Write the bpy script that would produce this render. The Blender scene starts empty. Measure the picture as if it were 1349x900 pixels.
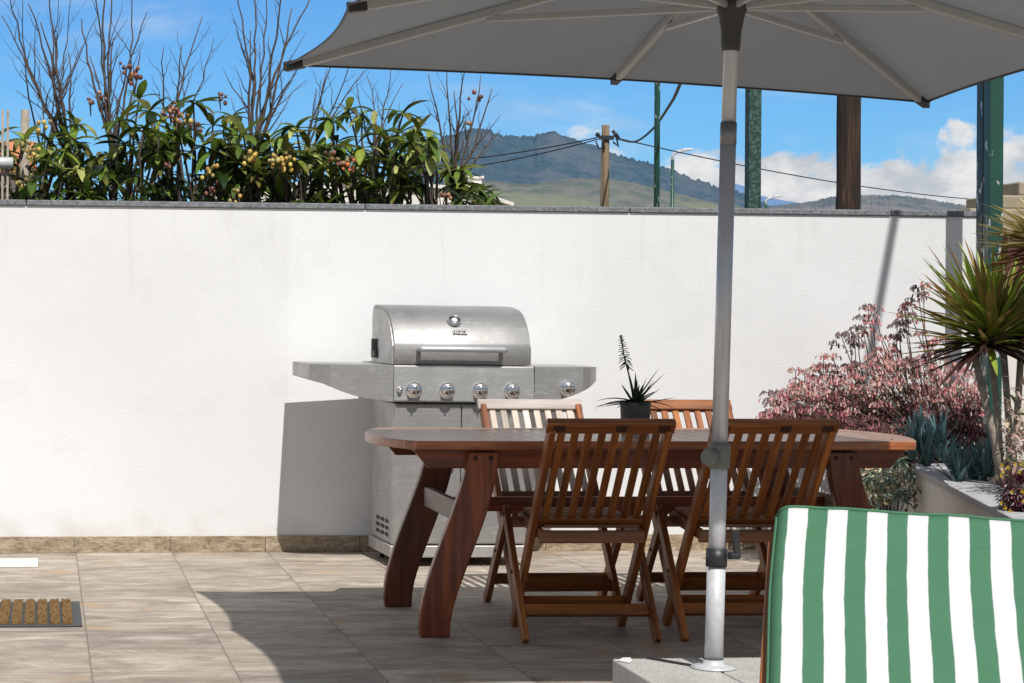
import bpy, bmesh, math, random
from mathutils import Vector, Matrix
random.seed(7)
rnd = random.Random(11)
scene = bpy.context.scene
C = scene.collection
PI = math.pi

# ------------------------------------------------------------------ camera model (also used to measure the place)
F, PX, PY, HC = 2700., 320., 415., 1.28
TH = math.atan(.0967); RO = .0067
fw = Vector((math.sin(TH), math.cos(TH), 0)); r0 = Vector((math.cos(TH), -math.sin(TH), 0))
UPZ = Vector((0, 0, 1))
RV = r0*math.cos(RO) + UPZ*math.sin(RO); UV = UPZ*math.cos(RO) - r0*math.sin(RO)
def ray(u, v): return fw + RV*((u-PX)/F) - UV*((v-PY)/F)
def at(u, v, Y):
    d = ray(u, v); t = Y/d.y
    return Vector((d.x*t, Y, HC+d.z*t))
def gr(u, v, z=0.):
    d = ray(u, v); t = (z-HC)/d.z
    return Vector((d.x*t, d.y*t, z))
cam = bpy.data.cameras.new('camera'); camo = bpy.data.objects.new('camera', cam); C.objects.link(camo)
M = Matrix((RV, UV, -fw)).transposed().to_4x4(); M.translation = (0, 0, HC)
camo.matrix_world = M
cam.sensor_width = 36; cam.lens = F/1349*36
cam.shift_x = (674.5-PX)/1349; cam.shift_y = (PY-450)/1349
cam.clip_start = .1; cam.clip_end = 60000
scene.camera = camo
scene.render.resolution_x = 1024; scene.render.resolution_y = 683
scene.view_settings.view_transform = 'Standard'; scene.view_settings.look = 'None'
scene.view_settings.exposure = 0; scene.view_settings.gamma = 1

# ------------------------------------------------------------------ sun and sky
L = Vector((-.208, 1.629, -2.231)).normalized()          # direction the light travels
sun = bpy.data.lights.new('sun', 'SUN'); suno = bpy.data.objects.new('sun', sun); C.objects.link(suno)
suno.rotation_euler = L.to_track_quat('-Z', 'Y').to_euler(); suno.location = (2, -4, 9)
sun.energy = 4.6; sun.angle = math.radians(.5); sun.color = (1, .965, .915)
S = -L
world = bpy.data.worlds.new('World'); scene.world = world; world.use_nodes = True
nt = world.node_tree; nt.nodes.clear()

class NT:
    def __init__(s, tree): s.t = tree
    def n(s, typ, **kw):
        nd = s.t.nodes.new(typ)
        for k, v in kw.items():
            if k.startswith('i_'):
                key = k[2:]; key = int(key) if key.isdigit() else key.replace('_', ' ')
                nd.inputs[key].default_value = v
            else: setattr(nd, k, v)
        return nd
    def l(s, a, b): s.t.links.new(a, b)
    def math(s, op, a, b=None, c=None, clamp=False):
        nd = s.t.nodes.new('ShaderNodeMath'); nd.operation = op; nd.use_clamp = clamp
        for i, x in enumerate((a, b, c)):
            if x is None: continue
            if isinstance(x, (int, float)): nd.inputs[i].default_value = x
            else: s.l(x, nd.inputs[i])
        return nd.outputs[0]
    def mix(s, fac, a, b, mode='MIX'):
        nd = s.t.nodes.new('ShaderNodeMix'); nd.data_type = 'RGBA'; nd.blend_type = mode
        for i, x in ((0, fac), (6, a), (7, b)):
            if isinstance(x, (int, float)): nd.inputs[i].default_value = x
            elif isinstance(x, tuple): nd.inputs[i].default_value = x if len(x) == 4 else x+(1,)
            else: s.l(x, nd.inputs[i])
        return nd.outputs[2]
    def ramp(s, fac, stops, interp='LINEAR'):
        nd = s.t.nodes.new('ShaderNodeValToRGB'); cr = nd.color_ramp; cr.interpolation = interp
        while len(cr.elements) < len(stops): cr.elements.new(.5)
        for e, (p, c) in zip(cr.elements, stops):
            e.position = p; e.color = (c if isinstance(c, tuple) else (c, c, c))[:3]+(1,)
        s.l(fac, nd.inputs[0]); return nd.outputs[0]
    def sstep(s, x, a, b):
        nd = s.t.nodes.new('ShaderNodeMapRange'); nd.interpolation_type = 'SMOOTHSTEP'
        s.l(x, nd.inputs[0]); nd.inputs[1].default_value = a; nd.inputs[2].default_value = b
        return nd.outputs[0]
    def noise(s, vec, scale, detail=4, rough=.5, dist=0., dims='3D'):
        nd = s.t.nodes.new('ShaderNodeTexNoise'); nd.noise_dimensions = dims
        if vec is not None: s.l(vec, nd.inputs['Vector'])
        nd.inputs['Scale'].default_value = scale; nd.inputs['Detail'].default_value = detail
        nd.inputs['Roughness'].default_value = rough; nd.inputs['Distortion'].default_value = dist
        return nd.outputs[0]
    def mapv(s, vec, sc=(1, 1, 1), loc=(0, 0, 0), rot=(0, 0, 0)):
        nd = s.t.nodes.new('ShaderNodeMapping'); s.l(vec, nd.inputs[0])
        nd.inputs[1].default_value = loc; nd.inputs[2].default_value = rot; nd.inputs[3].default_value = sc
        return nd.outputs[0]

w = NT(nt)
sky = w.n('ShaderNodeTexSky', sky_type='NISHITA'); sky.sun_disc = False
sky.sun_elevation = math.asin(S.z); sky.sun_rotation = math.atan2(S.x, S.y)
sky.altitude = 300; sky.air_density = 1; sky.dust_density = .5; sky.ozone_density = 1.5
tc = w.n('ShaderNodeTexCoord'); gen = tc.outputs['Generated']
sep = w.n('ShaderNodeSeparateXYZ'); w.l(gen, sep.inputs[0]); sx, sy, sz = sep.outputs
low = w.math('MULTIPLY', w.sstep(sz, .42, .16), w.sstep(sy, -.25, .45))
tint = w.mix(low, (1.06, 1.0, .93), (.70, 1.38, 2.1))
base = w.mix(1.0, sky.outputs[0], tint, 'MULTIPLY')
# cumulus bank low over the hills on the right, thin cloud elsewhere
n1 = w.noise(w.mapv(gen, (1, 1, 1.5), (3.1, 1.7, .4)), 21, 7, .55, .2)
az = w.math('DIVIDE', sx, sy)
band = w.math('MULTIPLY', w.math('ADD', w.math('MULTIPLY', w.sstep(az, .18, .30), .75), .12), w.sstep(sz, .108, .042))
wob = w.math('MULTIPLY', w.math('SUBTRACT', n1, .5), 1.6)
cum = w.sstep(w.math('ADD', band, wob), .33, .50)
n2 = w.noise(w.mapv(gen, (1, 1, 3), (0, 0, .2)), 7, 5, .6, .5)
wisp = w.math('MULTIPLY', w.sstep(n2, .5, .8), .5)
hi = w.math('MULTIPLY', w.sstep(sz, .25, .5), w.sstep(n2, .30, .52))  # overhead cloud out of view, added to whiten the fill light
cl = w.math('MAXIMUM', cum, w.math('MAXIMUM', wisp, w.math('MULTIPLY', hi, .5)))
shade = w.noise(w.mapv(gen, (1, 1, 1.5), (3.1, 1.7, .43)), 30, 5, .6)
ccol = w.mix(w.sstep(shade, .35, .65), (8.6, 9.3, 10.2), (14., 13.9, 13.8))
fin = w.mix(cl, base, ccol)
bg = w.n('ShaderNodeBackground'); bg.inputs[1].default_value = .060
w.l(fin, bg.inputs[0]); wo = w.n('ShaderNodeOutputWorld'); w.l(bg.outputs[0], wo.inputs[0])

# ------------------------------------------------------------------ materials
def mat(name):
    m = bpy.data.materials.new(name); m.use_nodes = True; t = NT(m.node_tree)
    b = m.node_tree.nodes['Principled BSDF']
    return m, t, b
def bump(t, b, h, strength, dist=.01):
    nd = t.n('ShaderNodeBump'); nd.inputs['Strength'].default_value = strength; nd.inputs['Distance'].default_value = dist
    t.l(h, nd.inputs['Height']); t.l(nd.outputs[0], b.inputs['Normal'])
def obj_co(t): return t.n('ShaderNodeTexCoord').outputs['Object']
def attr(t, name):
    a = t.n('ShaderNodeAttribute'); a.attribute_name = name; return a
def simple(name, col, rough=.5, metal=0., var=.15, nscale=12., bmp=0.):
    m, t, b = mat(name); o = obj_co(t)
    n = t.noise(o, nscale, 6, .6)
    f = t.ramp(n, [(.25, 1-var), (.75, 1+var)])
    c = t.mix(1.0, tuple(col), f, 'MULTIPLY'); t.l(c, b.inputs['Base Color'])
    b.inputs['Metallic'].default_value = metal
    r = t.ramp(t.noise(o, nscale*2.3, 4, .6), [(.3, max(.02, rough-.08)), (.7, min(1, rough+.08))]); t.l(r, b.inputs['Roughness'])
    if bmp: bump(t, b, n, bmp)
    return m
def wood(name, dark, lite, rough=.45, grey=0.):
    m, t, b = mat(name); g = attr(t, 'g').outputs['Vector']
    gs = t.mapv(g, (2.2, 34, 34)); n = t.noise(gs, 1, 6, .6, .6)
    n2 = t.noise(t.mapv(g, (1.2, 6, 6)), 1, 3, .5)
    c = t.mix(t.sstep(n, .32, .68), tuple(dark), tuple(lite))
    c = t.mix(t.math('MULTIPLY', t.sstep(n2, .35, .75), .5), c, tuple(x*.62 for x in dark))
    # per-board tone
    rb = attr(t, 'r').outputs['Fac']
    f = t.ramp(rb, [(0, .66), (1, 1.25)]); c = t.mix(1.0, c, f, 'MULTIPLY')
    oi = t.n('ShaderNodeObjectInfo'); c = t.mix(1.0, c, t.ramp(oi.outputs['Random'], [(0, (.82, .80, .80)), (1, (1.12, 1.08, 1.0))]), 'MULTIPLY')
    wear = t.sstep(t.noise(obj_co(t), 9, 6, .7), .56, .72); c = t.mix(t.math('MULTIPLY', wear, .22), c, (.36, .25, .17))
    if grey:
        ge = t.n('ShaderNodeNewGeometry'); sp = t.n('ShaderNodeSeparateXYZ'); t.l(ge.outputs['Normal'], sp.inputs[0])
        up = t.math('MULTIPLY', t.sstep(sp.outputs[2], .6, .95), t.ramp(n2, [(.2, grey*.7), (.8, grey)]))
        c = t.mix(up, c, t.mix(n, (.20, .155, .13), (.56, .46, .39)))
    t.l(c, b.inputs['Base Color']); b.inputs['Roughness'].default_value = rough
    bump(t, b, n, .22, .004)
    return m
def vcol(name, rough=.5, var=.25, nscale=40., trans=0., spec=.5, bmp=0.):
    """leaf-like material: point colour 'col' with a little variation, optional light through the blade"""
    m, t, b = mat(name); c0 = attr(t, 'col').outputs['Color']; o = obj_co(t)
    f = t.ramp(t.noise(o, nscale, 4, .6), [(.25, 1-var), (.75, 1+var)])
    c = t.mix(1.0, c0, f, 'MULTIPLY'); t.l(c, b.inputs['Base Color'])
    b.inputs['Roughness'].default_value = rough; b.inputs['Specular IOR Level'].default_value = spec
    if bmp: bump(t, b, t.noise(o, nscale*1.5, 3), bmp, .005)
    if trans:
        tr = t.n('ShaderNodeBsdfTranslucent'); t.l(c, tr.inputs[0])
        mx = t.n('ShaderNodeMixShader'); mx.inputs[0].default_value = trans
        t.l(b.outputs[0], mx.inputs[1]); t.l(tr.outputs[0], mx.inputs[2])
        t.l(mx.outputs[0], t.t.nodes['Material Output'].inputs[0])
    return m

MT = {}
# paving
m, t, b = mat('stone_paving'); o = obj_co(t); sp = t.n('ShaderNodeSeparateXYZ'); t.l(o, sp.inputs[0])
tx = t.math('DIVIDE', t.math('SUBTRACT', sp.outputs[0], .175), .515); ty = t.math('DIVIDE', t.math('SUBTRACT', sp.outputs[1], 8.8), .487)
ix = t.math('FLOOR', tx); iy = t.math('FLOOR', ty)
def jd(x): 
    f = t.math('FRACT', x); return t.math('MINIMUM', f, t.math('SUBTRACT', 1, f))
j = t.math('MINIMUM', jd(tx), jd(ty)); joint = t.sstep(j, .010, .003)
cv = t.n('ShaderNodeCombineXYZ'); t.l(ix, cv.inputs[0]); t.l(iy, cv.inputs[1])
wn = t.n('ShaderNodeTexWhiteNoise', noise_dimensions='2D'); t.l(cv.outputs[0], wn.inputs['Vector'])
off = t.n('ShaderNodeVectorMath', operation='MULTIPLY_ADD'); t.l(wn.outputs['Color'], off.inputs[0]); off.inputs[1].default_value = (9, 9, 9); t.l(o, off.inputs[2])
v1 = t.noise(t.mapv(off.outputs[0], (1.0, 2.3, 1), rot=(0, 0, .22)), 2.6, 10, .68, 1.1)
v2 = t.noise(t.mapv(off.outputs[0], (2.2, 10, 1), (4, 2, 0), (0, 0, .12)), 3, 8, .68, 1.2)
v3 = t.noise(o, 70, 3, .7)
c = t.ramp(v1, [(.30, (.195, .155, .122)), (.44, (.315, .262, .21)), (.57, (.44, .377, .31)), (.72, (.60, .535, .455))])
c = t.mix(t.math('MULTIPLY', t.sstep(v2, .46, .7), .42), c, (.18, .165, .15))
c = t.mix(t.math('MULTIPLY', t.sstep(t.noise(o, 2.4, 3), .58, .74), .55), c, (.42, .25, .11))
c = t.mix(1.0, c, t.ramp(v3, [(.3, .86), (.7, 1.1)]), 'MULTIPLY')
c = t.mix(1.0, c, t.ramp(wn.outputs['Value'], [(0, .80), (1, 1.12)]), 'MULTIPLY')
stain = t.math('MULTIPLY', t.sstep(t.noise(o, 3.1, 6, .65), .54, .70), .35)
c = t.mix(stain, c, (.13, .115, .10))
c = t.mix(t.math('MULTIPLY', joint, .62), c, t.mix(t.noise(o, 9, 3), (.075, .062, .05), (.17, .14, .105)))
t.l(c, b.inputs['Base Color']); t.l(t.ramp(v2, [(.3, .55), (.7, .8)]), b.inputs['Roughness'])
hh = t.math('SUBTRACT', t.math('MULTIPLY', v2, .35), joint); bump(t, b, hh, .35, .006)
MT['paving'] = m
# rendered white wall
m, t, b = mat('white_render'); o = obj_co(t)
n = t.noise(t.mapv(o, (1, 1, 1.7)), 55, 5, .65); big = t.noise(o, .9, 4, .55)
c = t.mix(t.sstep(big, .35, .7), (.70, .705, .71), (.745, .75, .755))
spx = t.n('ShaderNodeSeparateXYZ'); t.l(o, spx.inputs[0])
# brighter patch behind the grill: reflected light painted into the wall colour, softly bounded
px = t.math('MULTIPLY', t.sstep(spx.outputs[0], 1.30, 1.33), t.sstep(spx.outputs[0], 3.05, 2.9)); c = t.mix(t.math('MULTIPLY', px, .55), c, (.77, .775, .78))
grime = t.math('MULTIPLY', t.sstep(t.noise(t.mapv(o, (7, 1, .6)), 1.3, 5, .6), .55, .8), t.sstep(spx.outputs[2], 1.2, 1.86))
c = t.mix(t.math('MULTIPLY', grime, .25), c, (.5, .49, .47))
drip = t.math('MULTIPLY', t.sstep(t.noise(t.mapv(o, (11, 1, .35), (2, 0, 0)), 1.6, 6, .65), .56, .72), t.sstep(spx.outputs[2], .9, 1.85)); c = t.mix(t.math('MULTIPLY', drip, .16), c, (.45, .44, .42))
patch = t.sstep(t.noise(t.mapv(o, (1, 1, 1.4), (5, 0, 3)), 2.3, 5, .6), .54, .62); c = t.mix(t.math('MULTIPLY', patch, .13), c, (.58, .58, .58))
low_ = t.math('MULTIPLY', t.sstep(spx.outputs[2], .3, .08), t.sstep(t.noise(o, 5, 5), .4, .7)); c = t.mix(t.math('MULTIPLY', low_, .4), c, (.52, .48, .42))
t.l(c, b.inputs['Base Color']); b.inputs['Roughness'].default_value = .9; bump(t, b, n, .24, .006)
MT['render'] = m
MT['coping'] = simple('coping_stone', (.17, .18, .195), .7, 0, .55, 60, .6)
MT['planter_paint'] = simple('planter_paint', (.72, .68, .62), .85, 0, .08, 14, .15)
MT['planter_cap'] = simple('planter_cap', (.40, .40, .41), .75, 0, .22, 30, .3)
m, t, b = mat('slate_skirting'); o = obj_co(t)
n = t.noise(t.mapv(o, (2.2, 1, 9), rot=(0, .5, 0)), 5, 8, .68, 1.2)
c = t.ramp(n, [(.28, (.13, .085, .045)), (.48, (.32, .245, .16)), (.7, (.50, .42, .31))])
sp = t.n('ShaderNodeSeparateXYZ'); t.l(o, sp.inputs[0])
jx = t.sstep(jd(t.math('DIVIDE', t.math('SUBTRACT', sp.outputs[0], .165), .515)), .010, .003); c = t.mix(t.math('MULTIPLY', jx, .35), c, (.2, .16, .11))
c = t.mix(1.0, c, t.ramp(t.noise(o, 60, 3), [(.3, .8), (.7, 1.15)]), 'MULTIPLY')
t.l(c, b.inputs['Base Color']); b.inputs['Roughness'].default_value = .75; bump(t, b, n, .6, .01); MT['skirting'] = m

MT['teak'] = wood('oiled_teak', (.165, .044, .010), (.42, .148, .034), .36)
MT['teak_red'] = wood('red_teak', (.13, .026, .008), (.32, .075, .020), .33)
MT['teak_top'] = wood('weathered_teak', (.15, .048, .022), (.40, .135, .055), .28, .6)
MT['teak_pale'] = wood('pale_teak_weather_and_bounce', (.50, .42, .37), (.74, .66, .60), .6, .5)
MT['plug'] = simple('dark_wood_plug', (.05, .014, .008), .5)
def steel(name, col, rough, along, scr=True):
    m, t, b = mat(name); o = obj_co(t)
    n = t.noise(t.mapv(o, along), 1, 6, .6); big = t.noise(o, 5, 6, .62, .4)
    c = t.mix(t.sstep(big, .3, .7), tuple(x*.78 for x in col), tuple(col))
    c = t.mix(t.math('MULTIPLY', t.sstep(t.noise(t.mapv(o, (3, 3, 9), rot=(0, .5, .3)), 3, 7, .7, 1.5), .52, .70), .4 if scr else 0), c, tuple(min(1, x*1.5) for x in col))
    t.l(c, b.inputs['Base Color']); b.inputs['Metallic'].default_value = .82
    r = t.math('ADD', t.ramp(n, [(.3, rough-.06), (.7, rough+.06)]), t.ramp(big, [(.3, .09), (.7, -.04)])); t.l(r, b.inputs['Roughness'])
    bump(t, b, n, .05, .002); return m
MT['steel'] = steel('brushed_steel', (.50, .495, .485), .47, (4, 160, 160))
MT['steel_lid'] = steel('brushed_lid_steel', (.40, .395, .385), .5, (4, 160, 160))
MT['steel_side'] = steel('dull_steel', (.56, .55, .54), .52, (60, 60, 10))
MT['chrome'] = simple('polished_chrome', (.78, .78, .79), .14, 1, .05)
MT['black_gap'] = simple('black_enamel', (.012, .012, .012), .45)
MT['black_plastic'] = simple('black_plastic', (.02, .021, .024), .45)
MT['dark_grey_plastic'] = simple('dark_grey_plastic', (.045, .045, .047), .5, 0, .1, 20)
MT['olive_grey'] = simple('grey_plastic', (.15, .15, .135), .5, 0, .1, 20)
MT['dial'] = simple('white_dial', (.7, .7, .68), .4)
MT['alu'] = simple('anodised_aluminium', (.50, .51, .54), .36, .35, .08, 9)
MT['alu_dark'] = simple('grey_sleeve', (.20, .20, .21), .4, .4)
MT['white_metal'] = simple('white_powder_coat', (.52, .53, .545), .4, .1, .16, 40)
MT['rib'] = simple('grey_rib', (.46, .46, .455), .42, .35, .08, 20)
MT['canopy_edge'] = simple('dark_cap', (.03, .028, .028), .5)
# canopy cloth
m, t, b = mat('grey_canvas'); o = obj_co(t)
n = t.noise(o, 240, 2, .5); c = t.mix(t.noise(o, 2.2, 4, .6), (.25, .268, .285), (.29, .308, .325)); c = t.mix(1.0, c, t.ramp(n, [(.3, .93), (.7, 1.06)]), 'MULTIPLY')
t.l(c, b.inputs['Base Color']); b.inputs['Roughness'].default_value = .9; b.inputs['Specular IOR Level'].default_value = .15
tr = t.n('ShaderNodeBsdfTranslucent'); t.l(c, tr.inputs[0]); mx = t.n('ShaderNodeMixShader'); mx.inputs[0].default_value = .13
t.l(b.outputs[0], mx.inputs[1]); t.l(tr.outputs[0], mx.inputs[2]); t.l(mx.outputs[0], t.t.nodes['Material Output'].inputs[0])
bump(t, b, t.math('ADD', t.math('MULTIPLY', n, .08), t.noise(t.mapv(o, (3, 3, 3)), 2.2, 4, .55, 1.5)), .3, .03); MT['canvas'] = m
# granite
m, t, b = mat('speckled_granite'); o = obj_co(t)
vo = t.n('ShaderNodeTexVoronoi'); t.l(o, vo.inputs['Vector']); vo.inputs['Scale'].default_value = 260
n = t.noise(o, 190, 3, .7); c = t.ramp(n, [(.32, (.16, .15, .14)), (.5, (.52, .50, .46)), (.68, (.80, .77, .72))]); c = t.mix(.35, c, t.mix(vo.outputs['Color'], (.25, .24, .22), (.6, .6, .58)))
c = t.mix(t.math('MULTIPLY', t.sstep(t.noise(o, 7, 5), .45, .75), .35), c, (.30, .28, .25))
t.l(c, b.inputs['Base Color']); b.inputs['Roughness'].default_value = .45; MT['granite'] = m
# striped cloth (stripe along g.x)
m, t, b = mat('striped_cotton'); g = attr(t, 'g').outputs['Vector']; o = obj_co(t); sp = t.n('ShaderNodeSeparateXYZ'); t.l(g, sp.inputs[0])
wv = t.math('MULTIPLY', t.math('SUBTRACT', t.noise(t.mapv(g, (3, 6, 1)), 2, 2), .5), .006)
fx = t.math('FRACT', t.math('DIVIDE', t.math('ADD', t.math('ADD', sp.outputs[0], wv), .022), .0925)); e1 = t.math('MULTIPLY', t.sstep(fx, .475, .49), t.sstep(fx, 1.0, .985))
slub = t.noise(t.mapv(g, (14, 260, 1)), 1, 4, .6)
gcol = t.mix(slub, (.048, .135, .078), (.080, .195, .120)); gcol = t.mix(t.math('MULTIPLY', t.noise(o, 6, 4), .4), gcol, (.07, .20, .09))
wcol = t.mix(t.noise(o, 9, 4), (.59, .59, .60), (.68, .68, .675))
edge = t.math('MULTIPLY', t.sstep(t.math('MINIMUM', t.math('ABSOLUTE', t.math('SUBTRACT', fx, .483)), t.math('ABSOLUTE', t.math('SUBTRACT', fx, .992))), .02, .005), .5)
c = t.mix(e1, gcol, wcol); c = t.mix(edge, c, (.16, .22, .19))
t.l(c, b.inputs['Base Color']); b.inputs['Roughness'].default_value = .9; b.inputs['Specular IOR Level'].default_value = .15
bump(t, b, t.math('ADD', slub, t.math('MULTIPLY', t.noise(t.mapv(g, (4, 12, 1)), 1, 4, .6), 3.0)), .35, .008); MT['stripe'] = m
# doormat
m, t, b = mat('coir'); o = obj_co(t); n = t.noise(o, 160, 4, .7)
c = t.ramp(n, [(.3, (.10, .045, .012)), (.5, (.33, .18, .055)), (.72, (.55, .36, .14))]); t.l(c, b.inputs['Base Color']); b.inputs['Roughness'].default_value = 1; bump(t, b, n, 1., .02); MT['coir'] = m
MT['rubber'] = simple('black_rubber', (.055, .06, .065), .7, 0, .3, 60, .5)
# painted posts
def peeling(name, col, amt):
    m, t, b = mat(name); o = obj_co(t); n = t.noise(t.mapv(o, (1, 1, .45)), 17, 6, .6, .3); n2 = t.noise(o, 60, 4)
    c = t.mix(t.noise(o, 4, 4), tuple(x*.7 for x in col), tuple(x*1.25 for x in col))
    sp = t.n('ShaderNodeSeparateXYZ'); t.l(o, sp.inputs[0])
    k = t.math('ADD', n, t.math('MULTIPLY', t.sstep(sp.outputs[2], 2.3, 1.5), .085)); f = t.sstep(k, amt, amt+.02)
    c = t.mix(f, c, t.mix(n2, (.34, .36, .36), (.62, .64, .64))); t.l(c, b.inputs['Base Color']); b.inputs['Roughness'].default_value = .42
    bump(t, b, f, .4, .004); return m
MT['green_paint'] = peeling('peeling_green_paint', (.012, .066, .050), .625)
MT['green_dark'] = peeling('dark_green_paint_and_shade', (.008, .02, .018), .615)
m, t, b = mat('mottled_green_paint'); o = obj_co(t); n = t.noise(o, 38, 6, .65)
c = t.mix(t.sstep(n, .45, .62), (.010, .040, .034), (.06, .125, .105)); t.l(c, b.inputs['Base Color']); b.inputs['Roughness'].default_value = .6; bump(t, b, n, .5, .01); MT['green_mottle'] = m
m, t, b = mat('tarred_wood'); o = obj_co(t); n = t.noise(t.mapv(o, (26, 26, 1.6)), 1, 7, .65, .8)
c = t.ramp(n, [(.34, (.010, .005, .003)), (.58, (.048, .023, .012)), (.8, (.16, .095, .05))]); t.l(c, b.inputs['Base Color']); b.inputs['Roughness'].default_value = .7; bump(t, b, n, 1, .03); MT['post_wood'] = m
m, t, b = mat('grey_pole_wood'); o = obj_co(t); n = t.noise(t.mapv(o, (14, 14, .8)), 1, 6, .6)
c = t.ramp(n, [(.3, (.075, .052, .03)), (.7, (.24, .18, .105))]); t.l(c, b.inputs['Base Color']); b.inputs['Roughness'].default_value = .85; MT['pole_wood'] = m
MT['cable'] = simple('black_cable', (.014, .02, .026), .6)
MT['white_plaster'] = simple('white_plaster', (.72, .68, .63), .9, 0, .06, 3)
MT['terracotta'] = simple('terracotta', (.52, .20, .09), .85, 0, .25, 6, .3)
MT['beige_stone'] = simple('beige_stone', (.33, .28, .20), .85, 0, .22, 7, .4)
MT['brown_wood'] = simple('brown_shutter', (.085, .03, .02), .6, 0, .3, 5)
MT['window'] = simple('dark_glass', (.02, .025, .03), .1)
MT['leaf'] = vcol('loquat_leaf', .32, .35, 34, .25)
MT['leaf_soft'] = vcol('soft_leaf', .5, .22, 60, .22)
MT['petal'] = vcol('petal', .55, .2, 80, .3, .3)
MT['bark'] = simple('grey_bark', (.085, .062, .052), .85, 0, .5, 26, .4)
MT['bark_pale'] = simple('pale_bark', (.30, .26, .21), .85, 0, .35, 30, .4)
MT['fruit'] = vcol('fruit', .45, .25, 60)
MT['soil'] = simple('soil', (.05, .035, .025), .95, 0, .4, 40, .8)
MT['dry_ground'] = simple('dry_ground', (.16, .14, .09), .95, 0, .3, .05)
MT['plate'] = simple('white_stone', (.74, .73, .71), .6, 0, .06, 20)
MT['pot'] = simple('grey_pot', (.09, .09, .095), .6, 0, .12, 20)
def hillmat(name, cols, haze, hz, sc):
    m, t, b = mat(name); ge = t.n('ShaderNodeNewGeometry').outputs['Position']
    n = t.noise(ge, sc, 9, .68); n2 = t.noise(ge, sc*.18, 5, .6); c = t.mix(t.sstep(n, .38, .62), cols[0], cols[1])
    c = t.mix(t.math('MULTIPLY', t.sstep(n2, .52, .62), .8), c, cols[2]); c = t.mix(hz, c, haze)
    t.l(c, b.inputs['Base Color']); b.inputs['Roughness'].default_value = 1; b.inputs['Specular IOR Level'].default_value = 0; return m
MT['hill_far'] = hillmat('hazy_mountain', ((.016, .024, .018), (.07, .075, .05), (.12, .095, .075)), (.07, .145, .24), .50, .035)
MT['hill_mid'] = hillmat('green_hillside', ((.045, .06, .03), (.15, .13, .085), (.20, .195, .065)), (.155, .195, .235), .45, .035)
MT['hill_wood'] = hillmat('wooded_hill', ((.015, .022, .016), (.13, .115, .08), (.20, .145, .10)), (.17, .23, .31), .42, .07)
MT['hill_blue'] = hillmat('blue_peak', ((.05, .07, .08), (.08, .1, .1), (.1, .1, .12)), (.15, .27, .5), .7, .01)

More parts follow.
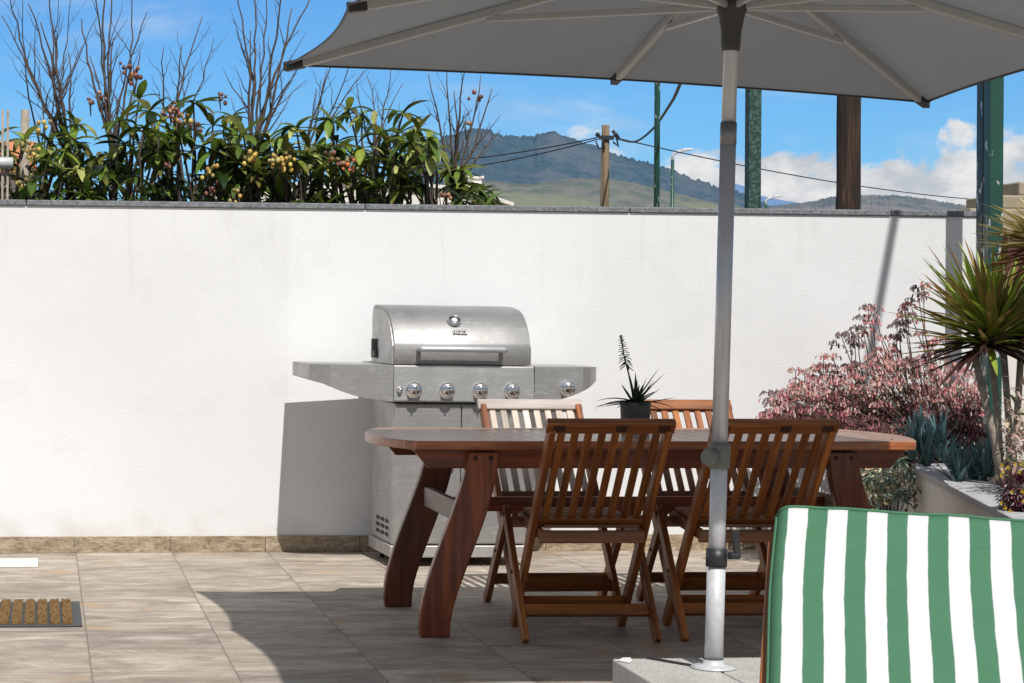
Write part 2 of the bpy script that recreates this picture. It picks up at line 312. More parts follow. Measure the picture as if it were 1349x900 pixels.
# ------------------------------------------------------------------ mesh helper
class MB:
    def __init__(s): s.v = []; s.f = []; s.g = []; s.r = []; s.c = []; s.sm = []
    def add(s, vs, fs, gs=None, col=(1, 1, 1), smooth=False, r=None):
        b0 = len(s.v); r = rnd.random() if r is None else r
        s.v += [tuple(v) for v in vs]
        if gs is None: gs = vs
        o = (rnd.uniform(0, 30), rnd.uniform(0, 30), 0)
        s.g += [(g[0]+o[0], g[1]+o[1], g[2]) for g in gs] if s.goff else [tuple(g) for g in gs]
        s.r += [r]*len(vs)
        s.c += (list(col) if isinstance(col, list) else [tuple(col)]*len(vs))
        s.f += [tuple(i+b0 for i in f) for f in fs]; s.sm += [smooth]*len(fs)
    goff = True
    BOXF = [(0, 3, 2, 1), (4, 5, 6, 7), (0, 1, 5, 4), (1, 2, 6, 5), (2, 3, 7, 6), (3, 0, 4, 7)]
    def box(s, lo, hi, col=(1, 1, 1)):
        (x0, y0, z0), (x1, y1, z1) = lo, hi
        vs = [(x0, y0, z0), (x1, y0, z0), (x1, y1, z0), (x0, y1, z0), (x0, y0, z1), (x1, y0, z1), (x1, y1, z1), (x0, y1, z1)]
        d = (x1-x0, y1-y0, z1-z0); k = sorted(range(3), key=lambda i: -d[i])
        s.add(vs, s.BOXF, [(v[k[0]], v[k[1]], v[k[2]]) for v in vs], col)
    def bar(s, p0, p1, w, th, side=None, col=(1, 1, 1)):
        """oriented board from p0 to p1, width w along 'side', thickness th across"""
        p0, p1 = Vector(p0), Vector(p1); d = (p1-p0); ln = d.length; d.normalize()
        sd = Vector(side) if side else (d.cross(UPZ) if abs(d.z) < .95 else Vector((1, 0, 0)))
        sd = (sd - d*sd.dot(d)).normalized(); n = d.cross(sd)
        vs = []; gs = []
        for p, l_ in ((p0, 0), (p1, ln)):
            for a, c_ in ((-1, -1), (1, -1), (1, 1), (-1, 1)):
                vs.append(p+sd*(a*w/2)+n*(c_*th/2)); gs.append((l_, a*w/2, c_*th/2))
        s.add(vs, s.BOXF, gs, col)
    def prism(s, pts, axis, a0, a1, col=(1, 1, 1), smooth=False):
        """2D outline extruded along an axis ('x','y','z')"""
        n = len(pts)
        def P(p, a): return {'x': (a, p[0], p[1]), 'y': (p[0], a, p[1]), 'z': (p[0], p[1], a)}[axis]
        vs = [P(p, a0) for p in pts]+[P(p, a1) for p in pts]
        fs = [tuple(range(n-1, -1, -1)), tuple(range(n, 2*n))]
        gs = [(p[1], p[0], a0) for p in pts]+[(p[1], p[0], a1) for p in pts]
        s.add(vs, fs+[(i, (i+1) % n, (i+1) % n+n, i+n) for i in range(n)], gs, col)
        if smooth: s.sm[-n:] = [True]*n
    def tube(s, pts, rad, n=8, col=(1, 1, 1), cap=True, smooth=True):
        pts = [Vector(p) for p in pts]; m_ = len(pts)
        rad = [rad]*m_ if isinstance(rad, (int, float)) else rad
        vs = []; gs = []; ref = None; ln = 0
        for i, p in enumerate(pts):
            d = (pts[min(i+1, m_-1)]-pts[max(i-1, 0)]).normalized()
            if ref is None: ref = Vector((0, 0, 1)) if abs(d.z) < .9 else Vector((1, 0, 0))
            a = (ref-d*ref.dot(d)).normalized(); bb = d.cross(a); ref = a
            if i: ln += (p-pts[i-1]).length
            for k in range(n):
                q = 2*PI*k/n; vs.append(p+(a*math.cos(q)+bb*math.sin(q))*rad[i]); gs.append((ln, math.cos(q)*rad[i], math.sin(q)*rad[i]))
        fs = [(i*n+k, i*n+(k+1) % n, (i+1)*n+(k+1) % n, (i+1)*n+k) for i in range(m_-1) for k in range(n)]
        nf = len(fs)
        if cap: fs += [tuple(range(n-1, -1, -1)), tuple(range((m_-1)*n, m_*n))]
        s.add(vs, fs, gs, col)
        if smooth: 
            base_ = len(s.sm)-len(fs); s.sm[base_:base_+nf] = [True]*nf
    def lathe(s, prof, c=(0, 0, 0), n=24, ax='z', col=(1, 1, 1), smooth=True):
        vs = []; c = Vector(c)
        for r_, h in prof:
            for k in range(n):
                q = 2*PI*k/n; x, y = r_*math.cos(q), r_*math.sin(q)
                vs.append(c+Vector({'z': (x, y, h), 'y': (x, h, -y), 'x': (h, x, y)}[ax]))
        m_ = len(prof)
        fs = [(i*n+k, i*n+(k+1) % n, (i+1)*n+(k+1) % n, (i+1)*n+k) for i in range(m_-1) for k in range(n)]
        s.add(vs, fs, None, col, smooth)
    def ball(s, c, r_, n=6, col=(1, 1, 1), sq=1.):
        prof = [(max(.0005, math.sin(PI*i/n)*r_), -math.cos(PI*i/n)*r_*sq) for i in range(n+1)]
        s.lathe(prof, c, n+2, 'z', col)
    def leaf(s, p, d, ln, wd, up=(0, 0, 1), droop=.4, fold=.25, n=5, col=(.1, .2, .05), tip=None, prof=None, curl=0.):
        """blade from p along d, arching down by 'droop', two quads across with a fold at the midrib"""
        p = Vector(p); d = Vector(d).normalized(); up = Vector(up)
        sd = d.cross(up)
        if sd.length < .05: sd = d.cross(Vector((1, .3, 0)))
        sd.normalize(); nn = sd.cross(d).normalized()
        vs = []; cs = []; q = p.copy(); dirv = d.copy(); tip = tip or col
        for i in range(n+1):
            t_ = i/n
            wv_ = wd*(prof(t_) if prof else max(.02, math.sin(PI*min(1, t_*.92+.06))**.8))/2
            cc = tuple(col[k]*(1-t_)+tip[k]*t_ for k in range(3))
            vs += [q-sd*wv_+nn*(fold*wv_), q.copy(), q+sd*wv_+nn*(fold*wv_)]; cs += [cc, tuple(x*1.12 for x in cc), cc]
            dirv = (dirv + Vector((0, 0, -1))*droop/n + nn*curl/n).normalized(); nn = sd.cross(dirv).normalized()
            q = q+dirv*(ln/n)
        fs = []
        for i in range(n):
            a = i*3; fs += [(a, a+1, a+4, a+3), (a+1, a+2, a+5, a+4)]
        s.add(vs, fs, None, cs, True)
    def build(s, name, m, parent=None, bevel=0., seg=2, loc=None):
        me = bpy.data.meshes.new(name); me.from_pydata(s.v, [], s.f); me.update()
        a = me.attributes.new('g', 'FLOAT_VECTOR', 'POINT'); a.data.foreach_set('vector', [x for g in s.g for x in g])
        a = me.attributes.new('r', 'FLOAT', 'POINT'); a.data.foreach_set('value', s.r)
        a = me.attributes.new('col', 'FLOAT_COLOR', 'POINT'); a.data.foreach_set('color', [x for c_ in s.c for x in (c_[0], c_[1], c_[2], 1)])
        me.polygons.foreach_set('use_smooth', s.sm)
        me.materials.append(MT[m] if isinstance(m, str) else m)
        o_ = bpy.data.objects.new(name, me); C.objects.link(o_)
        if parent: o_.parent = parent
        if loc: o_.location = loc
        if bevel:
            bv = o_.modifiers.new('bevel', 'BEVEL'); bv.width = bevel; bv.segments = seg; bv.limit_method = 'ANGLE'; bv.angle_limit = math.radians(40)
        return o_

def tag(o_, label=None, cat=None, group=None, kind=None):
    if label: o_['label'] = label
    if cat: o_['category'] = cat
    if group: o_['group'] = group
    if kind: o_['kind'] = kind
    return o_
def thing(name, label, cat, loc=(0, 0, 0), rz=0., group=None):
    o_ = bpy.data.objects.new(name, None); C.objects.link(o_); o_.location = loc; o_.rotation_euler.z = rz; o_.empty_display_size = .1
    return tag(o_, label, cat, group)
def kids(o_): return [x for x in C.objects if x.parent == o_]
def copy_tree(o_, parent=None):
    c_ = o_.copy(); C.objects.link(c_)
    if parent: c_.parent = parent
    for ch in kids(o_): copy_tree(ch, c_)
    return c_

# ------------------------------------------------------------------ ground, paving, hills
WY = 11.02                                     # face of the boundary wall
q = MB(); q.add([(-30000, -300, -.02), (30000, -300, -.02), (30000, 40000, -.02), (-30000, 40000, -.02)], [(0, 1, 2, 3)])
tag(q.build('ground', 'dry_ground'), kind='structure')
q = MB(); q.add([(-9, -6, 0), (12, -6, 0), (12, WY+.05, 0), (-9, WY+.05, 0)], [(0, 1, 2, 3)])
tag(q.build('patio_paving', 'paving'), kind='structure')

def ridge(name, m_, sky_pts, Y, depth, base_v, rough, nx=160, seed=1, fuzz=0.):
    """terrain whose crest passes through the listed sight lines at distance Y, sloping toward the viewer"""
    rr = random.Random(seed); P = [at(u, v, Y) for u, v in sky_pts]
    x0, x1 = P[0].x, P[-1].x; q_ = MB(); ny = 26; vs = []
    from mathutils import noise as NZ
    for j_ in range(ny+1):
        tj = j_/ny
        for i_ in range(nx+1):
            x = x0+(x1-x0)*i_/nx
            for a_, b_ in zip(P, P[1:]):
                if a_.x <= x <= b_.x: 
                    tt = (x-a_.x)/(b_.x-a_.x); z = a_.z*(1-tt)+b_.z*tt; break
            if tj <= .75:
                s_ = 1-tj/.75; yy = Y-depth*s_; zz = -10+(z+10)*(1-s_)**1.25
            else:
                s_ = (tj-.75)/.25; yy = Y+depth*.5*s_; zz = z*(1-s_)+-10*s_
            k = rough*(.5+min(1, 2*tj if tj < .75 else 1))
            zz += k*(NZ.fractal(Vector((x*4/depth, yy*4/depth, seed)), 1, 2, 5))*.5
            if fuzz: zz += fuzz*rr.random()
            xs = x*(yy/Y) if yy < Y else x
            vs.append((xs, yy, zz))
    n_ = nx+1
    q_.add(vs, [(j_*n_+i_, j_*n_+i_+1, (j_+1)*n_+i_+1, (j_+1)*n_+i_) for j_ in range(ny) for i_ in range(nx)], None, (1, 1, 1), True)
    return tag(q_.build(name, m_), kind='structure')
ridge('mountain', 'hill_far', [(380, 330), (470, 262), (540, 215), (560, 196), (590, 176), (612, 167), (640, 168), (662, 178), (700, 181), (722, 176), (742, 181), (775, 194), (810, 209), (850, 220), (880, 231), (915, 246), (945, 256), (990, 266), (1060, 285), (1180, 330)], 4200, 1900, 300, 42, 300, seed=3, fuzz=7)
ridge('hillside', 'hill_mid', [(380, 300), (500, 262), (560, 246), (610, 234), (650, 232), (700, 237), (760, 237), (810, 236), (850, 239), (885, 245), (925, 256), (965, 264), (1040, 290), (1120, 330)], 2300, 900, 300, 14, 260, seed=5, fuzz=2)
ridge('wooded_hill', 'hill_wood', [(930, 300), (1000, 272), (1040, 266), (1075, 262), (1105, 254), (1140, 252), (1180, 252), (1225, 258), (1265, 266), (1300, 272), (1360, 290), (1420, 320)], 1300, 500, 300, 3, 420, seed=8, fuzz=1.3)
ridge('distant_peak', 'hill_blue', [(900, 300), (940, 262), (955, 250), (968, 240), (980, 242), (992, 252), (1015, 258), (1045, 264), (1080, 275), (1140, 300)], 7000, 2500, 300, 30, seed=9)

# ------------------------------------------------------------------ boundary wall
t0 = thing('boundary_wall', 'long white rendered wall with grey coping along the back of the patio', 'wall', (0, 0, 0))
XR = 5.2
q = MB(); q.box((-9, WY, 0), (XR, WY+.2, 1.855)); q.build('wall_panel', 'render', t0)
q = MB(); x = -9.06
cuts = [-9.0, -6.1, -3.1, -.1, 1.73, 3.2, 4.69, XR+.02]
for a, b_ in zip(cuts, cuts[1:]): q.box((a, WY-.012, 1.857), (b_-.004, WY+.24, 1.888))
q.build('coping', 'coping', t0, .005)
q = MB(); x = .165-.515*17
while x < XR:
    if not 1.6 < x < 2.2 or True: q.box((x, WY-.014-.002*rnd.random(), .0), (min(x+.512, XR), WY-.001, .087))
    x += .515
q.build('skirting', 'skirting', t0, .002)

# ------------------------------------------------------------------ gas grill
GX, GY = 1.755, 10.3
gt = thing('gas_grill', 'stainless steel gas barbecue with closed lid and side shelves against the white wall', 'barbecue', (GX, GY, 0), math.radians(3))
gt.rotation_euler.y = .008
Wc, Dc = .725, .52
q = MB(); q.box((.012, .012, .115), (Wc-.012, Dc, .845)); q.build('cabinet', 'steel_side', gt, .006)
q = MB(); q.box((0, 0, .05), (Wc, Dc+.01, .112)); q.build('base_tray', 'steel_side', gt, .006)
for i in range(3):
    for k in range(3):
        y0 = .10+i*.105; vt = MB(); vt.box((.0095, y0, .215-k*.034), (.0125, y0+.075, .233-k*.034)); vt.build('side_vent', 'black_gap', gt)
q = MB(); q.box((.005, .004, .835), (Wc-.005, Dc, .8425)); q.build('shadow_gap', 'black_gap', gt)
for k, (a, b_) in enumerate(((.016, Wc/2-.002), (Wc/2+.002, Wc-.016))):
    q = MB(); q.box((a, -.006, .122), (b_, .0105, .83)); d_ = q.build('door', 'steel', gt, .005)
    hx = Wc/2-.045 if k == 0 else Wc/2+.045
    q = MB(); q.tube([(hx, -.006, .52), (hx, -.035, .53), (hx, -.035, .70), (hx, -.006, .71)], .0075, 8); q.build('handle', 'chrome', d_)
# control panel, slightly raked
q = MB(); q.prism([(-.028, .845), (-.034, .85), (-.022, 1.026), (-.015, 1.031), (.10, 1.031), (.10, .845)], 'x', .001, Wc+.012); cp = q.build('control_panel', 'steel', gt, .003)
def knob(x, z, y=-.033, parent=None, r=.034):
    q = MB(); q.lathe([(.0005, -.004), (r*1.22, -.004), (r*1.22, .006), (r*.9, .012)], (x, y, z), 24, 'y'); kb = q.build('bezel', 'chrome', None)
    q2 = MB(); q2.lathe([(r*.55, .0), (r*.95, -.012), (r, -.02), (r*.96, -.034), (r*.8, -.042), (r*.3, -.045), (.0005, -.045)], (x, y, z), 24, 'y')
    q2.prism([(x-.004, z-r*.9), (x+.004, z-r*.9), (x+.004, z+r*.9), (x-.004, z+r*.9)], 'y', y-.052, y-.04)
    kn = q2.build('knob', 'chrome', parent); kb.parent = kn
    return kn
for x in (.105, .278, .450, .618): knob(x, .905, -.031, cp)
q = MB(); q.lathe([(.016, .004), (.017, -.006), (.012, -.008), (.011, -.022), (.0005, -.024)], (.03, -.030, .905), 16, 'y'); q.build('ignition_button', 'chrome', cp)
# side shelves: fascia swept back at the outer end, lower edge curving up
def shelf(sgn, x0, ln, name_parent):
    n_ = 14; vs = []; fs = []; top = []
    for i in range(n_+1):
        t_ = i/n_; x = x0+sgn*ln*t_
        y = -.026+ (.0 if t_ < .7 else .10*((t_-.7)/.3)**1.8)
        zb = .846+.114*(t_**1.9)
        vs += [(x, y, zb), (x, y, 1.031)]; top.append((x, y))
    fs = [(2*i, 2*i+2, 2*i+3, 2*i+1) if sgn > 0 else (2*i, 2*i+1, 2*i+3, 2*i+2) for i in range(n_)]
    # underside lip and end plate to the back, top tray
    k = len(vs); xe = x0+sgn*ln
    vs += [(xe, .575, .958), (xe, .575, 1.031), (x0, .575, 1.031), (x0, .575, .846)]
    a = 2*n_
    fs += [(a, k, k+1, a+1), tuple([2*i+1 for i in range(n_+1)]+[k+1, k+2]), tuple([2*i for i in range(n_, -1, -1)]+[k+3, k])]
    fs += [(k, k+3, k+2, k+1)]
    q_ = MB(); q_.add(vs, fs)
    bmx = q_.build('side_shelf', 'steel', gt)
    return bmx
sl = shelf(-1, -.001, .415, gt); sr = shelf(1, Wc+.014, .36, gt)
knob(Wc+.19, .92, -.027, sr)
# firebox and lid
q = MB(); q.box((.03, .06, .86), (Wc-.03, Dc-.03, 1.04)); q.build('firebox', 'black_gap', gt)
prof = [(-.012, 1.035), (-.012, 1.135), (-.006, 1.150), (.02, 1.195), (.055, 1.238), (.10, 1.276), (.15, 1.303), (.21, 1.321), (.28, 1.331), (.36, 1.337), (.46, 1.34), (.50, 1.332), (.515, 1.312), (.518, 1.25), (.518, 1.035)]
q = MB(); q.prism(prof, 'x', .004, Wc-.004, smooth=True); lid = q.build('lid', 'steel_lid', gt)
md = lid.modifiers.new('edge', 'BEVEL'); md.width = .004; md.segments = 2; md.limit_method = 'ANGLE'; md.angle_limit = math.radians(60)
q = MB(); pin = [(y*.93+.015, 1.035+(z-1.035)*.93) for y, z in prof]
q.prism(pin, 'x', -.002, .0035); q.build('end_cap', 'steel_side', lid); q = MB(); q.prism(pin, 'x', Wc-.0035, Wc+.002); q.build('end_cap', 'steel_side', lid)
q = MB(); q.box((-.022, .35, 1.06), (-.003, .43, 1.1)); q.box((-.03, .37, 1.098), (-.004, .39, 1.16)); q.build('hinge', 'black_gap', lid)
q = MB(); z = 1.115
q.tube([(.125, -.066, z), (.135, -.072, z), (.56, -.072, z), (.57, -.066, z)], .0145, 12)
for x in (.132, .563): q.tube([(x, -.068, z), (x, -.012, z-.006)], .0125, 10)
q.build('handle', 'alu', lid)
# thermometer on the slope of the lid
nrm = Vector((0, -.62, .785)); cpos = Vector((.335, .068, 1.2555))
def onlid(mb): 
    rotm = nrm.to_track_quat('Z', 'Y').to_matrix(); mb.v = [tuple(rotm @ Vector(v)+cpos) for v in mb.v]
q = MB(); q.lathe([(.034, -.004), (.036, .012), (.033, .018), (.028, .018), (.027, .011)], (0, 0, 0), 28); onlid(q); th = q.build('thermometer', 'chrome', lid)
q = MB(); q.lathe([(.0275, .0115), (.016, .0118)], (0, 0, 0), 24); onlid(q); q.build('dial_ring', 'black_gap', th)
q = MB(); q.lathe([(.0158, .0119), (.0005, .012)], (0, 0, 0), 24); onlid(q); q.build('dial', 'dial', th)
# maker's plate
def lid_y(z):
    for (y0, z0), (y1, z1) in zip(prof, prof[1:]):
        if z0 <= z <= z1 and z1 > z0: return y0+(y1-y0)*(z-z0)/(z1-z0)
q = MB(); za, zb = 1.187, 1.210; x0 = .315
q.add([(x0, lid_y(za)-.002, za), (x0+.075, lid_y(za)-.002, za), (x0+.075, lid_y(zb)-.002, zb), (x0, lid_y(zb)-.002, zb)], [(0, 1, 2, 3)]); pl = q.build('badge', 'black_gap', lid)
fc = bpy.data.curves.new('lettering', 'FONT'); fc.body = 'TENKA'; fc.size = .026; fc.align_x = 'CENTER'; fc.align_y = 'CENTER'; fc.materials.append(MT['dial'])
fo0 = bpy.data.objects.new('lettering_curve', fc); C.objects.link(fo0); bpy.context.view_layer.update()
fo = bpy.data.objects.new('lettering', bpy.data.meshes.new_from_object(fo0.evaluated_get(bpy.context.evaluated_depsgraph_get()))); C.objects.link(fo); fo.parent = pl; bpy.data.objects.remove(fo0)
zm = (za+zb)/2; fo.location = (x0+.0375, lid_y(zm)-.0045, zm); fo.rotation_euler = (math.atan2(zb-za, lid_y(zb)-lid_y(za)), 0, 0)
for x, y in ((.06, .06), (Wc-.06, .06), (.06, .46), (Wc-.06, .46)):
    q = MB(); q.lathe([(.0005, -.011), (.019, -.011), (.022, -.006), (.022, .006), (.019, .011), (.0005, .011)], (x, y, .0225), 16, 'x'); cw = q.build('caster', 'black_plastic', gt)
    q = MB(); q.box((x-.017, y-.012, .02), (x-.0125, y+.012, .0495)); q.box((x+.0125, y-.012, .02), (x+.017, y+.012, .0495)); q.box((x-.017, y-.012, .045), (x+.017, y+.012, .0497)); q.build('fork', 'chrome', cw)

# ------------------------------------------------------------------ dining table
TZ = .785
tb = thing('dining_table', 'long reddish hardwood outdoor table with rounded ends and curved legs', 'table', (2.51, 8.5, 0))
hw = .48; xl, xr_ = -1.04, 1.01
def bulge(y): return .12*math.cos(y/hw*PI/2)**.8 if abs(y) < hw else 0
out = []
for i in range(17): y = -hw+2*hw*i/16; out.append((xr_+bulge(y)+(.12 if 0 else 0), y))
for i in range(17): y = hw-2*hw*i/16; out.append((xl-bulge(y), y))
inn = []
cx = 0
for (x, y) in out: inn.append((x-.075 if x > 0 else x+.075, y*(hw-.075)/hw))
q = MB(); n_ = len(out)
vs = [(x, y, z) for z in (TZ-.036, TZ) for x, y in out]+[(x, y, z) for z in (TZ-.036, TZ) for x, y in inn]
fs = []
for i in range(n_):
    k = (i+1) % n_
    fs += [(i, k, n_+k, n_+i), (n_+i, n_+k, 3*n_+k, 3*n_+i), (2*n_+k, 2*n_+i, 3*n_+i, 3*n_+k), (k, i, 2*n_+i, 2*n_+k)]
gs = [((x if abs(y) > hw-.1 else y), (y if abs(y) > hw-.1 else x), z) for x, y, z in vs]
q.add(vs, fs, gs); q.build('table_rim', 'teak_top', tb, .005)
q = MB(); pw = .082; x = xl-.06
yi = hw-.079
while x < xr_+.06:
    b_ = min(x+pw, xr_+.06)
    def yl(xx):
        if xl+.07 <= xx <= xr_-.07: return yi
        o_ = xx-(xr_-.071) if xx > 0 else (xl+.071)-xx
        o_ = min(max(o_, 0), .119); return yi*math.acos(min(1, (o_/.12)**1.25))/(PI/2)
    ya, yb = yl(x), yl(b_-.004)
    vs = [(x, -ya, TZ-.03), (b_-.004, -yb, TZ-.03), (b_-.004, yb, TZ-.03), (x, ya, TZ-.03)]
    vs += [(a_, c_, TZ-.002) for a_, c_, _ in vs]
    q.add(vs, MB.BOXF, [(v[1], v[0], v[2]) for v in vs]); x = b_
q.build('tabletop_planks', 'teak_top', tb, .002)
for xb in (xl+.06, 0, xr_-.06):
    q = MB(); q.box((xb-.04, -.33, TZ-.05), (xb+.04, .33, TZ-.037)); q.build('batten', 'teak_red', tb, .002)
for sy_ in (-1, 1):
    y0, y1 = sy_*.372, sy_*.40
    q = MB(); q.prism([(xl-.0, TZ-.037), (xl+.065, TZ-.115), (xr_-.065, TZ-.115), (xr_+.0, TZ-.037)], 'y', min(y0, y1), max(y0, y1))
    q.g = [(b2, a2, c2) for a2, b2, c2 in q.g]; q.build('apron', 'teak_red', tb, .004)
# legs: sabre boards, wide in x, curving outward to the floor
def leg_outline(sx_):
    n_ = 14; L_, R_ = [], []
    for i in range(n_+1):
        t_ = i/n_; z = .74*(1-t_)+.0*t_
        # centre line x from top (.755) to foot (.925)
        c_ = (.76 if sx_ < 0 else .72)+.205*(3*t_**2-2*t_**3)*.72+.205*.28*t_
        if t_ > .8: c_ -= .012*((t_-.8)/.2)**2
        wd = .060+.012*math.sin(PI*t_)
        L_.append((sx_*(c_-wd), z)); R_.append((sx_*(c_+wd), z))
    return L_+R_[::-1] if sx_ > 0 else (L_+R_[::-1])
for sx_ in (-1, 1):
    for sy_ in (-1, 1):
        y0, y1 = sy_*.4015, sy_*.452
        q = MB(); q.prism(leg_outline(sx_), 'y', min(y0, y1), max(y0, y1)); lg = q.build('leg', 'teak_red', tb, .008, 3)
        for dx in (-.032, .032):
          q = MB(); q.lathe([(.009, .003), (.0095, 0), (.006, -.004), (.0005, -.005)] if sy_ < 0 else [(.009, -.003), (.0095, 0), (.006, .004), (.0005, .005)], (sx_*(.765 if sx_ < 0 else .725)+dx, sy_*.4525, .715), 12, 'y'); q.build('bolt', 'plug', lg)
    q = MB(); q.box((sx_*.83-.014, -.40, .445), (sx_*.83+.014, .40, .53)); q.build('cross_rail', 'teak_pale', tb, .004)  # paler than its wood: weathered grey plus bounced light put into the colour
q = MB(); q.box((-.815, -.014, .46), (.815, .014, .52)); q.build('stretcher', 'teak_red', tb, .004)

# ------------------------------------------------------------------ folding chairs
def make_chair():
    t_ = thing('folding_chair', None, 'chair', (0, 0, 0), 0, 'slatted folding chairs round the table')
    Y = lambda z: .22-.835*z       # line of the back posts
    sx0 = .224
    for s_ in (-1, 1):
        q = MB(); q.bar((s_*sx0, Y(0)+.004, .002), (s_*sx0, Y(.862), .862), .054, .027, (0, 1, 0)); 
        lg = q.build('back_leg', 'teak', t_, .005)
        q = MB(); q.bar((s_*.263, -.222, .002), (s_*.263, .195, .478), .054, .025, (0, 1, 0)); 
        # rounded head
        q.lathe([(.0005, -.0125), (.027, -.0125), (.027, .0125), (.0005, .0125)], (s_*.263, .195, .478), 16, 'x')
        l2 = q.build('front_leg', 'teak', t_, .004)
        for yy, zz in ((.188, .468), (.0, .254)):
          q = MB(); q.lathe([(.008, -.0), (.008, .004), (.0005, .005)] if s_ > 0 else [(.008, .0), (.008, -.004), (.0005, -.005)], (s_*.2755, yy, zz), 10, 'x'); q.build('bolt', 'plug', l2)
        q = MB(); q.bar((s_*.2005, -.205, .425), (s_*.2005, .215, .455), .042, .020, (0, 0, 1)); q.build('seat_rail', 'teak', t_, .003)
    # bent tops of the back posts carry the rails
    n3 = Vector((0, -.835, 1)).normalized()
    def bp(z): return Vector((0, Y(z), z))
    q = MB(); p = bp(.868); q.bar(p+Vector((-.247, 0, 0)), p+Vector((.247, 0, 0)), .058, .030, n3); tr_ = q.build('top_rail', 'teak', t_, .006)
    for x, w_ in ((-.200, .045), (.04, .042), (.203, .046)):
        pc = p - Vector((0, n3.z, -n3.y))*.0153; q = MB(); q.bar(pc+Vector((x-w_/2, 0, 0)), pc+Vector((x+w_/2, 0, 0)), .030, .002, n3); q.build('plug', 'plug', tr_)
    q = MB(); p = bp(.475); q.bar(p+Vector((-.210, 0, 0)), p+Vector((.210, 0, 0)), .046, .024, n3); q.build('lower_rail', 'teak', t_, .004)
    q = MB()
    for i in range(8):
        x = -.209+.418*(i+.5)/8; q.bar(bp(.495)+Vector((x, 0, 0)), bp(.843)+Vector((x, 0, 0)), .029, .014, (1, 0, 0))
    q.build('back_slats', 'teak', t_, .003)
    q = MB()
    for i in range(9):
        yy = -.185+i*.048; zz = .452+(yy+.2)*.07; q.bar((-.19, yy, zz+.005), (.19, yy, zz+.005), .034, .014, (0, 1, .07))
    q.build('seat', 'teak', t_, .003)
    q = MB(); q.box((-.2095, -.222, .392), (.2095, -.200, .442)); q.build('rear_seat_rail', 'teak', t_, .004)
    q = MB(); q.box((-.250, .190, .412), (.250, .212, .456)); q.build('front_seat_rail', 'teak', t_, .004)
    q = MB(); yy = -.222+.85*.115; q.bar((-.251, yy, .115), (.251, yy, .115), .05, .024, (0, .85, 1)); q.build('stretcher', 'teak', t_, .004)
    q = MB(); yy = Y(.115); q.bar((-.211, yy, .115), (.211, yy, .115), .05, .024, (0, -.83, 1)); q.build('stretcher', 'teak', t_, .004)
    return t_
chair = make_chair()
CH = [((2.155, 8.10, 0), -math.radians(2), 'brown slatted folding chair seen from behind, left of the parasol pole'),
      ((2.80, 8.10, 0), -math.radians(2.5), 'brown slatted folding chair seen from behind, nearest the striped cushion'),
      ((2.25, 8.845, 0), PI+math.radians(.5), 'folding chair on the far side of the table, in front of the barbecue'),
      ((2.95, 8.845, 0), PI-math.radians(1), 'folding chair on the far side of the table, sunlit top rail behind the potted plant')]
for i, (lo, rz, lab) in enumerate(CH):
    o_ = chair if i == 0 else copy_tree(chair)
    o_.location = lo; o_.rotation_euler.z = rz; o_['label'] = lab
    if i == 2:
        for k in kids(o_):
            if k.name.split('.')[0] in ('top_rail', 'back_slats'): k.material_slots[0].link = 'OBJECT'; k.material_slots[0].material = MT['teak_pale']; k['label'] = 'weathered pale grey wood'

# ------------------------------------------------------------------ potted aloe on the table
pc = at(837, 545, 8.62); pc.z = TZ+.001
pt = thing('potted_plant', 'small spiky aloe with a flower spike in a dark grey pot on the table', 'potted plant', pc)
q = MB(); q.lathe([(.0005, 0), (.056, 0), (.060, .004), (.0655, .125), (.0655, .13), (.060, .13), (.058, .118)], (0, 0, 0), 28); q.build('pot', 'pot', pt)
q = MB(); q.lathe([(.058, .116), (.03, .12), (.0005, .121)], (0, 0, 0), 20); q.build('soil', 'soil', pt)
r1 = random.Random(5); q = MB()
pf = lambda t_: max(.03, (1-t_)**.75)
for i in range(22):
    a = r1.uniform(0, 2*PI); el = r1.uniform(.25, 1.35) if i > 5 else r1.uniform(-.05, .25); ln = r1.uniform(.10, .17)
    q.leaf((.012*math.cos(a), .012*math.sin(a), .12), (math.cos(a)*math.cos(el), math.sin(a)*math.cos(el), math.sin(el)), ln, .022, droop=r1.uniform(-.2, .5), fold=.7, n=6, col=(.022, .045, .018), tip=(.03, .05, .025), prof=pf)
for dx, dz, dr in ((-.16, .075, 1.3), (-.16, .05, 1.5), (.17, .04, 1.2), (.15, .16, .1), (-.13, .01, .5), (.13, .2, .0)):
    q.leaf((0, 0, .125), (dx, r1.uniform(-.03, .03), dz), .185, .022, droop=dr*.55, fold=.7, n=7, col=(.025, .05, .02), tip=(.04, .05, .03), prof=pf)
q.build('leaves', 'leaf_soft', pt)
q = MB(); stem = [(-.004, 0, .12), (-.03, 0, .25), (-.052, 0, .33), (-.066, 0, .41)]
q.tube(stem, [.004, .0035, .003, .002], 6, (.05, .06, .03))
for i in range(46):
    f_ = i/45; z = .285+.125*f_; x = -.04-.026*f_; a = i*2.4; el = -.5+f_*1.3; ln = .042*(1-f_*.65)
    q.leaf((x, 0, z), (math.cos(a)*math.cos(el), math.sin(a)*math.cos(el), math.sin(el)), ln, .011, droop=.3, fold=.6, n=3, col=(.035, .035, .03), tip=(.06, .05, .04))
q.build('flower_spike', 'leaf_soft', pt)

